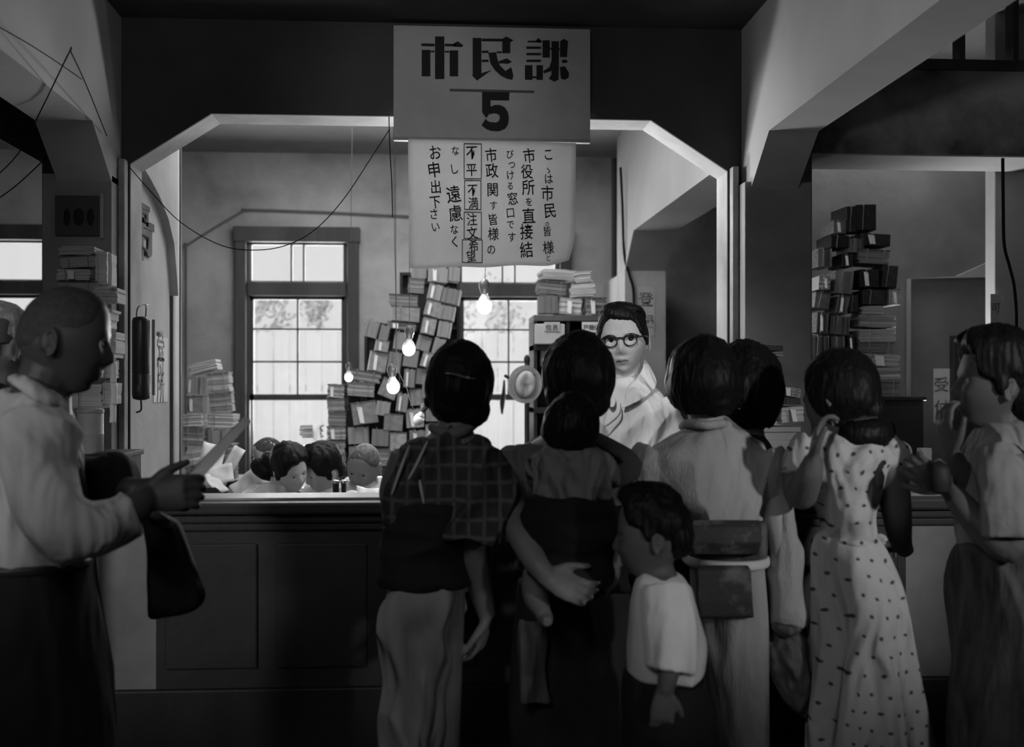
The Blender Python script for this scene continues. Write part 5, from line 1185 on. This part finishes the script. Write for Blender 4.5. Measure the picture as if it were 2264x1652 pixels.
hand(bm, P(1470, 1528, D - .14), -UP - VR * .1, VF, 1, .5, .72); hand(bm, P(1425, 1475, D + .12), -UP, -VF, -1, .7, .72)
body(t, bm, mat('boy_shaded_skin', .12, .6, .10, 12), .0042); eyes(t, Mh, s)  # skin darkened to stand for the dim light on his arm
bm = new(); hair_cap(bm, Mh, s, lambda a, e: st_male(a, e - 8), thick=.026, seed=14, child=1); pball(bm, 1462, 1150, D, 68, .078, 58, 8); pball(bm, 1495, 1185, D, 38, .07, 50, 0); hair(t, bm, amp=.004)
bm = new(); trunk(bm, rows, D, 32, 5); limb(bm, [(1472, 1310, D - .06), (1482, 1380, D - .105), (1486, 1450, D - .115), (1482, 1482, D - .12)], [.06, .058, .056, .054], 18); limb(bm, [(1472, 1310, D + .07), (1470, 1360, D + .11), (1455, 1400, D + .13)], [.06, .056, .054], 18)
cloth(t, 'shirt', bm, mat('boy_white_shirt', .78, .85, .68, 5, .1, 80), .0055, 4, folds(0.012, 8, 4, 4))
bm = new(); trunk(bm, [(1486, 1384, 1562, .125), (1540, 1378, 1570, .14), (1620, 1376, 1580, .145), (1740, 1380, 1585, .14)], D, 30, 5); cloth(t, 'shorts', bm, mat('black_shorts_cotton', .012, .9), .007, 2, folds(0.014, 8, 3, 6)); shoes(t, P(1470, HZ, D) - UP * CAMZ, 84, w_=.06, L=.19)

# ---------------------------------------------------------------- woman in the pale kimono
KIM = mat('pale_kimono_cloth', .40, .9, .33, 9, .35, 160, stretch=(1, 1, .3)); OBI = mat('dark_figured_obi', .045, .7, .15, 14, .2, 60, lo=.36, hi=.5)
D = 3.20; t = person('woman in a pale kimono with a dark obi and white cord, back to the camera', 1600, D)
Mh = head_M(P(1556, 850, D), 14, -4, 0); s = .92
bm = new(); head_bm(bm, Mh, s); tube(bm, [P(1560, 900, D), P(1562, 935, D), P(1562, 970, D)], [.05, .048, .06], 14, 3)
rows = [(930, 1512, 1612, .062), (945, 1500, 1632, .078), (968, 1462, 1662, .10), (1000, 1430, 1690, .12), (1060, 1432, 1702, .13), (1120, 1470, 1700, .13), (1160, 1508, 1696, .125), (1200, 1528, 1682, .12)]
core(bm, rows + [(1290, 1535, 1690, .12)], D)
limb(bm, [(1688, 1020, D), (1715, 1110, D - .02), (1735, 1220, D - .04), (1740, 1320, D - .04), (1738, 1378, D - .03)], [.052, .044, .04, .034, .024]); limb(bm, [(1445, 1020, D), (1430, 1090, D + .04), (1440, 1130, D + .2)], [.05, .044, .03])
hand(bm, P(1738, 1375, D - .03), -UP, -VR, 1, 1.0, .95); hand(bm, P(1440, 1130, D + .2), VF, -UP, 1, .5, .9)
body(t, bm, SKIN, .005)
bm = new(); hair_cap(bm, Mh, s, lambda a, e: st_bob(a, e + 4), thick=.02, seed=6)
pball(bm, 1560, 838, D, 78, .09, 76, 0); pball(bm, 1548, 800, D, 56, .085, 38, -10); pball(bm, 1575, 885, D - .03, 52, .07, 34, 10); pball(bm, 1618, 850, D, 26, .05, 44, -12)
hair(t, bm, seed=5)
bm = new(); trunk(bm, rows, D, 40, 5, 2.2)
# left sleeve: shoulder to a square hanging panel
limb(bm, [(1462, 1015, D), (1436, 1055, D), (1420, 1100, D + .04), (1412, 1140, D + .08)], [.075, .075, .07, .06], 20)
limb(bm, [(1672, 1015, D), (1704, 1070, D - .01), (1718, 1110, D - .01)], [.078, .072, .068], 20)
trunk(bm, [(1030, 1668, 1718, .06), (1080, 1680, 1742, .075), (1140, 1690, 1756, .085), (1220, 1694, 1763, .09), (1300, 1698, 1770, .09), (1372, 1700, 1775, .085)], D, 24, 5, 2.6)
cloth(t, 'kimono', bm, KIM, .0055, 2, folds(0.027, 8, 2.6, 77, -.42))
bm = new(); tube(bm, [P(1508, 944, D + .05), P(1522, 936, D - .05), P(1562, 940, D - .092), P(1602, 938, D - .05), P(1622, 948, D + .05)], [.010, .013, .014, .013, .010], 12, 5, .9); mk('collar', bm, KIM, t, smooth=True)
bm = new(); trunk(bm, [(1202, 1530, 1682, .13), (1300, 1528, 1692, .14), (1400, 1532, 1700, .145), (1520, 1540, 1702, .14), (1850, 1548, 1706, .14)], D, 36, 5, 2.2, (5, .02, 1)); cloth(t, 'kimono_skirt', bm, KIM, .007, 2, folds(0.014, 7, 1.2, 9)); shoes(t, P(1620, HZ, D) - UP * CAMZ)
bm = new(); trunk(bm, [(1148, 1520, 1688, .135), (1165, 1514, 1692, .142), (1200, 1514, 1692, .145), (1246, 1518, 1690, .142)], D, 40, 4, 2.4); cloth(t, 'obi', bm, OBI, .0045, 1)
bm = new(); trunk(bm, [(1224, 1512, 1694, .150), (1230, 1510, 1696, .154), (1240, 1510, 1696, .154), (1245, 1512, 1694, .150)], D, 40, 3, 2.4); cloth(t, 'obi_cord', bm, mat('white_obi_cord', .62, .8), .004, 1)
bm = new(); R = []
for py, xa, xb, y0, y1 in ((1150, 1528, 1680, -.13, -.17), (1166, 1526, 1684, -.13, -.205), (1200, 1528, 1682, -.13, -.215), (1226, 1532, 1678, -.13, -.19)):
    R.append([P(xa, py, D + y0), P(xb, py, D + y0), P(xb, py, D + y1), P((xa + xb) / 2, py, D + y1 - .01), P(xa, py, D + y1)])
rings(bm, R); cloth(t, 'obi_drum', bm, OBI, .0045, 2)
bm = new(); R = []
for py, xa, xb, y1 in ((1250, 1542, 1654, -.165), (1262, 1540, 1660, -.185), (1330, 1542, 1664, -.19), (1366, 1546, 1667, -.185)):
    R.append([P(xa, py, D - .13), P(xb, py, D - .13), P(xb, py - (1 if py > 1300 else 0), D + y1), P(xa, py, D + y1)])
rings(bm, R); cloth(t, 'obi_tail', bm, OBI, .0045, 1)
# cloth bundle in her right hand
t = thing('cloth_bag', 'grey knotted carrying cloth held by the woman in the pale kimono', 'bag', P(1745, 1585, D - .04))
bm = new(); trunk(bm, [(1378, 1722, 1756, .02), (1396, 1712, 1770, .035), (1425, 1690, 1782, .05), (1470, 1696, 1790, .055), (1520, 1722, 1796, .05), (1560, 1752, 1796, .035), (1584, 1774, 1790, .012)], D - .04, 26, 5, 2); cloth(t, 'bag_cloth', bm, mat('grey_wrapping_cloth', .16, .7, .11, 6, .2, 50), .004, 2, folds(0.022, 16, 5, 4, .5))
bm = new(); tube(bm, [P(1712, 1384, D - .08), P(1738, 1396, D - .10), P(1768, 1388, D - .08)], [.012, .018, .010], 10, 4); mk('knot', bm, mat('grey_wrapping_cloth', .16), t, smooth=True)

# ---------------------------------------------------------------- woman beside her
D = 3.42; t = person('dark-haired woman half hidden behind the woman in the pale kimono', 1660, D)
Mh = head_M(P(1648, 868, D), -8, -4, 0); s = .95
bm = new(); head_bm(bm, Mh, s); tube(bm, [P(1650, 915, D), P(1652, 950, D), P(1652, 990, D)], [.05, .048, .06], 14, 3); rows = [(958, 1618, 1690, .06), (985, 1590, 1712, .09), (1040, 1575, 1722, .12), (1120, 1580, 1715, .12), (1300, 1590, 1710, .12)]
core(bm, rows, D); body(t, bm, SKIN, .006)
bm = new(); hair_cap(bm, Mh, s, lambda a, e: st_bob(a, e + 8), thick=.03, seed=16); pball(bm, 1652, 858, D, 56, .09, 74, 14); pball(bm, 1645, 915, D - .02, 48, .07, 34, 0); hair(t, bm, amp=.004, seed=2)
bm = new(); tube(bm, [P(1634, 905, D - .115), P(1650, 878, D - .11)], [.002, .003], 6, 1); mk('hair_pin', bm, mat('dull_pin', .3, .3), t)
bm = new(); trunk(bm, rows + [(1500, 1590, 1712, .12), (1850, 1585, 1720, .13)], D, 28, 4); cloth(t, 'dress', bm, mat('dark_collared_dress', .045, .9, .03, 6), .007, 2, folds(0.017, 9, 3, 5)); shoes(t, P(1650, HZ, D) - UP * CAMZ)

# ---------------------------------------------------------------- woman in the sprigged dress
DOT = pattern_mat('sprigged_dress_cotton', 'dots', .06, .50, 27, thr=.13, soft=.05, stretch=(1, 1, .8))
D = 3.12; t = person('woman in a long pale sprigged dress with rolled black hair and a raised left hand', 1885, D)
Mh = head_M(P(1858, 872, D), 48, 6, 8); s = .92
bm = new(); head_bm(bm, Mh, s); tube(bm, [P(1862, 915, D), P(1862, 945, D), P(1862, 985, D)], [.05, .048, .06], 14, 3)
rows = [(952, 1812, 1896, .06), (966, 1790, 1930, .085), (990, 1776, 1958, .11), (1040, 1778, 1952, .12), (1100, 1800, 1946, .12), (1150, 1816, 1938, .11), (1196, 1826, 1930, .10)]
core(bm, rows + [(1290, 1815, 1985, .13)], D)
limb(bm, [(1950, 1000, D), (1972, 1060, D), (1982, 1130, D + .02), (1990, 1190, D + .12), (2000, 1215, D + .25)], [.048, .044, .040, .032, .024])
limb(bm, [(1792, 1000, D), (1768, 1060, D - .02), (1772, 1092, D - .05), (1790, 1050, D - .13), (1800, 1012, D - .15)], [.048, .044, .042, .034, .024])
hand(bm, P(1799, 1016, D - .15), UP + VR * .15, -VF * .3 + VR, -1, .7, .92); hand(bm, P(2000, 1215, D + .25), VF, -UP, 1, .5, .92)
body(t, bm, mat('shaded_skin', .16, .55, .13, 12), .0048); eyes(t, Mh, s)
bm = new(); hair_cap(bm, Mh, s, lambda a, e: st_bob(a, e + 8), thick=.010, seed=21)
pball(bm, 1874, 866, D, 60, .086, 68, 12); pball(bm, 1842, 820, D, 42, .07, 26, -6); pball(bm, 1826, 812, D - .01, 20, .04, 14, 0); pball(bm, 1915, 905, D - .01, 40, .07, 44, 0)
tube(bm, [P(1862, 958, D - .04), P(1895, 962, D - .06), P(1930, 960, D - .05), P(1960, 950, D - .01)], [.03, .045, .048, .03], 14, 4)
hair(t, bm, seed=11)
bm = new(); tube(bm, [P(1888, 930, D - .112), P(1910, 926, D - .11), P(1940, 922, D - .08)], [.0015, .003, .001], 6, 3); mk('hair_clip', bm, mat('bright_clip', .6, .2, metal=.9), t, 'thin bright hair clip')
bm = new(); trunk(bm, rows, D, 36, 5)
limb(bm, [(1935, 992, D), (1955, 996, D - .01), (1968, 1012, D)], [.055, .06, .055], 18); limb(bm, [(1800, 995, D), (1782, 1020, D - .01), (1772, 1060, D - .03)], [.06, .062, .058], 18)
cloth(t, 'bodice', bm, DOT, .005, 2, folds(0.017, 10, 5, 91, -.5))
bm = new(); trunk(bm, [(1188, 1826, 1932, .103), (1215, 1812, 1962, .125), (1300, 1806, 1992, .16), (1400, 1800, 2004, .18), (1520, 1792, 2024, .19), (1660, 1786, 2050, .20), (1850, 1784, 2070, .21)], D, 54, 6, 2.05, (9, .06, .6)); cloth(t, 'skirt', bm, DOT, .007, 2, folds(0.037, 7, 1.3, 19, .1)); shoes(t, P(1920, HZ, D) - UP * CAMZ)
bm = new(); trunk(bm, [(1184, 1824, 1932, .106), (1192, 1822, 1934, .110), (1200, 1824, 1934, .106)], D, 30, 3); tube(bm, [P(1925, 1194, D - .06), P(1948, 1186, D - .085), P(1956, 1198, D - .08), P(1932, 1200, D - .07)], .008, 8, 4); cloth(t, 'waist_tie', bm, DOT, .004, 1)

# ---------------------------------------------------------------- woman at the right edge, in profile
D = 2.98; t = person('woman at the right edge in profile with one hand raised to her chin', 2215, D)
Mh = head_M(P(2200, 852, D), 84, 4, 0); s = .94
bm = new(); head_bm(bm, Mh, s); tube(bm, [P(2212, 900, D), P(2215, 935, D), P(2218, 975, D)], [.05, .048, .06], 14, 3)
rows = [(938, 2182, 2262, .06), (956, 2165, 2296, .09), (1000, 2138, 2316, .13), (1080, 2128, 2322, .14), (1150, 2125, 2316, .13), (1215, 2130, 2300, .125)]
core(bm, rows + [(1320, 2125, 2320, .13)], D)
limb(bm, [(2232, 1010, D - .13), (2240, 1100, D - .15), (2238, 1205, D - .16), (2190, 1185, D - .14), (2130, 1120, D - .10), (2098, 1078, D - .06)], [.048, .044, .042, .038, .032, .024])
limb(bm, [(2200, 1010, D + .13), (2180, 1100, D + .12), (2165, 1140, D + .08), (2140, 1080, D + .02), (2112, 1022, D - .02), (2104, 1002, D - .03)], [.046, .042, .040, .036, .028, .022])
hand(bm, P(2098, 1076, D - .06), -VR * .8 + UP * .45, UP * .3 + VR * .4 + VF, 1, .75, .95); hand(bm, P(2104, 1004, D - .03), UP + VR * -.25, VR + VF * .2, -1, .55, .95)
body(t, bm, mat('shaded_profile_skin', .12, .5, .10, 14), .0045); eyes(t, Mh, s)  # skin colour carries the shade of arms turned from the light
bm = new(); hair_cap(bm, Mh, s, lambda a, e: st_male(a, e + 2), thick=.030, seed=33); pball(bm, 2226, 828, D, 60, .085, 56, 0); pball(bm, 2248, 880, D, 50, .08, 56, 0); pball(bm, 2195, 798, D, 40, .07, 26, 8); hair(t, bm, seed=31, amp=.003)
bm = new(); trunk(bm, rows, D, 34, 5); limb(bm, [(2225, 1000, D - .10), (2232, 1060, D - .13), (2236, 1130, D - .15), (2238, 1186, D - .155)], [.075, .078, .076, .072], 20); limb(bm, [(2200, 1005, D + .10), (2185, 1060, D + .12), (2175, 1090, D + .11)], [.07, .066, .06], 18)
cloth(t, 'blouse', bm, mat('grey_blouse_cotton', .28, .85, .20, 5, .2, 60), .0055, 2, folds(0.020, 9, 4, 61, .4))
bm = new(); trunk(bm, [(1206, 2126, 2304, .13), (1250, 2118, 2320, .15), (1400, 2112, 2340, .18), (1560, 2114, 2352, .19), (1850, 2110, 2370, .2)], D, 48, 5, 2.1, (8, .05, .3)); cloth(t, 'skirt', bm, mat('dark_patterned_skirt', .10, .9, .05, 14, .3, 60, stretch=(2, 2, .5)), .007, 2, folds(0.034, 8, 1.5, 29, .1)); shoes(t, P(2215, HZ, D) - UP * CAMZ, 70)
t = thing('small_purse', 'small dark purse in the hands of the woman at the right edge', 'purse', P(2070, 1090, D - .08))
bm = new(); trunk(bm, [(1022, 2056, 2084, .015), (1032, 2050, 2096, .03), (1060, 2046, 2102, .035), (1088, 2052, 2098, .03)], D - .11, 22, 4); cloth(t, 'purse_body', bm, mat('dark_purse_cloth', .02, .6), .004, 1)
bm = new(); tube(bm, [P(2060, 1026, D - .09), P(2074, 1016, D - .095), P(2090, 1026, D - .09)], .004, 8, 4); mk('clasp', bm, METAL, t, smooth=True)

# ---------------------------------------------------------------- balding man at the left, in profile
SH = mat('grey_dress_shirt', .46, .85, .38, 4, .15, 80); BLK = mat('black_suit_wool', .010, .9)
D = 2.66; t = person('balding man in a white shirt and dark tie in right profile holding a paper', 130, D)
Mh = head_M(P(142, 752, D), -78, -10, 0); s = 1.0
bm = new(); head_bm(bm, Mh, s); tube(bm, [P(112, 815, D), P(96, 858, D), P(80, 920, D)], [.062, .062, .08], 16, 3)
rows = [(852, 38, 128, .07), (872, 2, 142, .10), (930, -38, 156, .15), (1010, -55, 166, .16), (1090, -58, 180, .16), (1170, -50, 190, .155), (1240, -40, 186, .15)]
core(bm, rows + [(1340, -50, 190, .14)], D)
limb(bm, [(70, 935, D - .14), (95, 1050, D - .18), (130, 1180, D - .19), (210, 1172, D - .16), (300, 1120, D - .10), (322, 1098, D - .07)], [.058, .054, .05, .046, .036, .028])
limb(bm, [(80, 935, D + .14), (130, 1050, D + .2), (180, 1110, D + .2), (250, 1090, D + .14), (300, 1085, D + .10)], [.055, .05, .046, .04, .03])
hand(bm, P(318, 1098, D - .07), VR + UP * .12, VF + UP * -.25, 1, .85, 1.05, spread=.0); hand(bm, P(300, 1085, D + .10), VR - UP * .1, UP * .4 - VF, 1, .5, 1.05)
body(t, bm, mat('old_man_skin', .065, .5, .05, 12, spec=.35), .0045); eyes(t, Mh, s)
bm = new(); hair_cap(bm, Mh, s, st_crop, thick=.0018); hair(t, bm, mat('close_cropped_hair', .05, .7, .035, 60, .2, 300), .004, 1, .001)
bm = new(); trunk(bm, rows, D, 40, 5, 2.2)
limb(bm, [(78, 945, D - .12), (92, 1040, D - .17), (118, 1150, D - .19), (190, 1172, D - .17), (250, 1150, D - .13), (292, 1128, D - .11)], [.085, .085, .082, .074, .062, .052], 22)
cloth(t, 'shirt', bm, SH, .0055, 3, folds(0.020, 8, 4.5, 41, .5))
bm = new(); tube(bm, [P(32, 838, D + .03), P(52, 846, D - .075), P(90, 872, D - .085), P(122, 888, D - .04), P(132, 892, D + .02)], [.016, .022, .024, .02, .012], 12, 4, .7); mk('collar', bm, SH, t, smooth=True)
bm = new(); tube(bm, [P(134, 886, D + .0), P(146, 930, D + .0), P(160, 1000, D + .0), P(176, 1080, D - .0), P(184, 1110, D)], [.018, .022, .026, .03, .02], 12, 4, .5, up=tuple(VR)); mk('necktie', bm, mat('dark_necktie', .02, .7), t, smooth=True)
bm = new(); trunk(bm, [(1232, -46, 192, .155), (1300, -58, 200, .17), (1400, -62, 216, .175), (1520, -60, 236, .175), (1660, -56, 246, .17), (1900, -50, 250, .16)], D, 36, 5); cloth(t, 'trousers', bm, BLK, .008, 2, folds(0.014, 6, 2, 8)); shoes(t, P(90, HZ, D) - UP * CAMZ, -80, w_=.1)
bm = new(); trunk(bm, [(1232, -48, 194, .158), (1242, -48, 195, .160), (1254, -50, 196, .158)], D, 34, 3); cloth(t, 'belt', bm, mat('black_belt_leather', .02, .4), .005, 1)
bm = new(); ball(bm, P(172, 1243, D - .12), .016, .012, .012, sub=2); mk('belt_buckle', bm, mat('dull_buckle', .25, .35, metal=.6), t, smooth=True)
# jacket over his far arm
t = thing('folded_jacket', 'black jacket draped over the far arm of the balding man', 'jacket', P(270, 1200, D + .18))
bm = new(); trunk(bm, [(1005, 196, 268, .06), (1020, 186, 292, .09), (1060, 184, 312, .10), (1100, 196, 322, .09), (1122, 220, 330, .05)], D + .17, 26, 4)
trunk(bm, [(1060, 250, 318, .05), (1120, 290, 350, .055), (1190, 302, 400, .06), (1270, 310, 430, .06), (1330, 325, 442, .05), (1362, 335, 372, .02)], D + .17, 26, 4)  # hanging part, also filling the dark shadow shape below the counter lip
cloth(t, 'jacket_cloth', bm, BLK, .006, 2, folds(0.020, 9, 4, 3))
# the paper he holds
t = thing('held_paper', 'long pale paper slanting up from the balding man\'s hand', 'paper', P(430, 1050, D))
bm = new(); a, b, c, e = P(412, 1048, D - .01), P(452, 1052, D - .04), P(556, 932, D + .02), P(542, 922, D + .05)
G = [[bm.verts.new(a.lerp(e, j / 8).lerp(b.lerp(c, j / 8), i / 4) + VF * .006 * math.sin(j * .8)) for i in range(5)] for j in range(9)]
for j in range(8):
    for i in range(4): bm.faces.new((G[j][i], G[j][i + 1], G[j + 1][i + 1], G[j + 1][i]))
o = mk('sheet', bm, PAPER, t, smooth=True); md = o.modifiers.new('s', 'SOLIDIFY'); md.thickness = .0012

# ---------------------------------------------------------------- person cut by the left edge
D = 3.3; t = person('grey-haired person in a dark cap cut off by the left edge', -10, D)
Mh = head_M(P(-8, 770, D), -20, -8, 0); s = .95
bm = new(); head_bm(bm, Mh, s); tube(bm, [P(-8, 815, D), P(-14, 850, D), P(-20, 890, D)], [.055, .055, .07], 14, 3); rows = [(850, -70, 22, .07), (880, -120, 30, .1), (960, -140, 34, .13), (1150, -140, 34, .13), (1300, -130, 30, .13)]
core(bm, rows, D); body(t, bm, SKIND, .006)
bm = new(); hair_cap(bm, Mh, s, st_male, thick=.014); hair(t, bm, mat('white_grey_hair', .42, .8, .25, 50), .005)
bm = new(); trunk(bm, [(700, -60, 36, .06), (712, -64, 46, .085), (745, -66, 46, .095), (762, -66, 46, .10)], D, 26, 4); cloth(t, 'cap', bm, mat('dark_grey_cap', .10, .8), .005, 2)
bm = new(); trunk(bm, rows + [(1500, -130, 30, .13), (1850, -130, 30, .13)], D, 26, 4); cloth(t, 'coat', bm, BLK, .008, 2, folds(0.017, 8, 3, 2)); shoes(t, P(-50, HZ, D) - UP * CAMZ)
for pr in list(protos.values()):
    pass

for nm, st, scl, rt in (('dark_checked_cotton', .8, 8, .5), ('pale_kimono_cloth', .55, 7, -.35), ('sprigged_dress_cotton', .6, 9, .3), ('pale_hemp_trousers', .7, 6, .25), ('grey_blouse_cotton', .7, 8, .4), ('grey_dress_shirt', .6, 7, .5),
                        ('white_shirt_cotton', .6, 9, -.5), ('dull_striped_cotton', .7, 9, .3), ('dull_baby_gown', .8, 11, .6), ('grey_wrapping_cloth', .8, 12, .4), ('boy_white_shirt', .4, 7, .2), ('dark_patterned_skirt', .7, 8, .1), ('black_suit_wool', .6, 6, .2)):
    crease(_m[nm], st, scl, rot=rt)
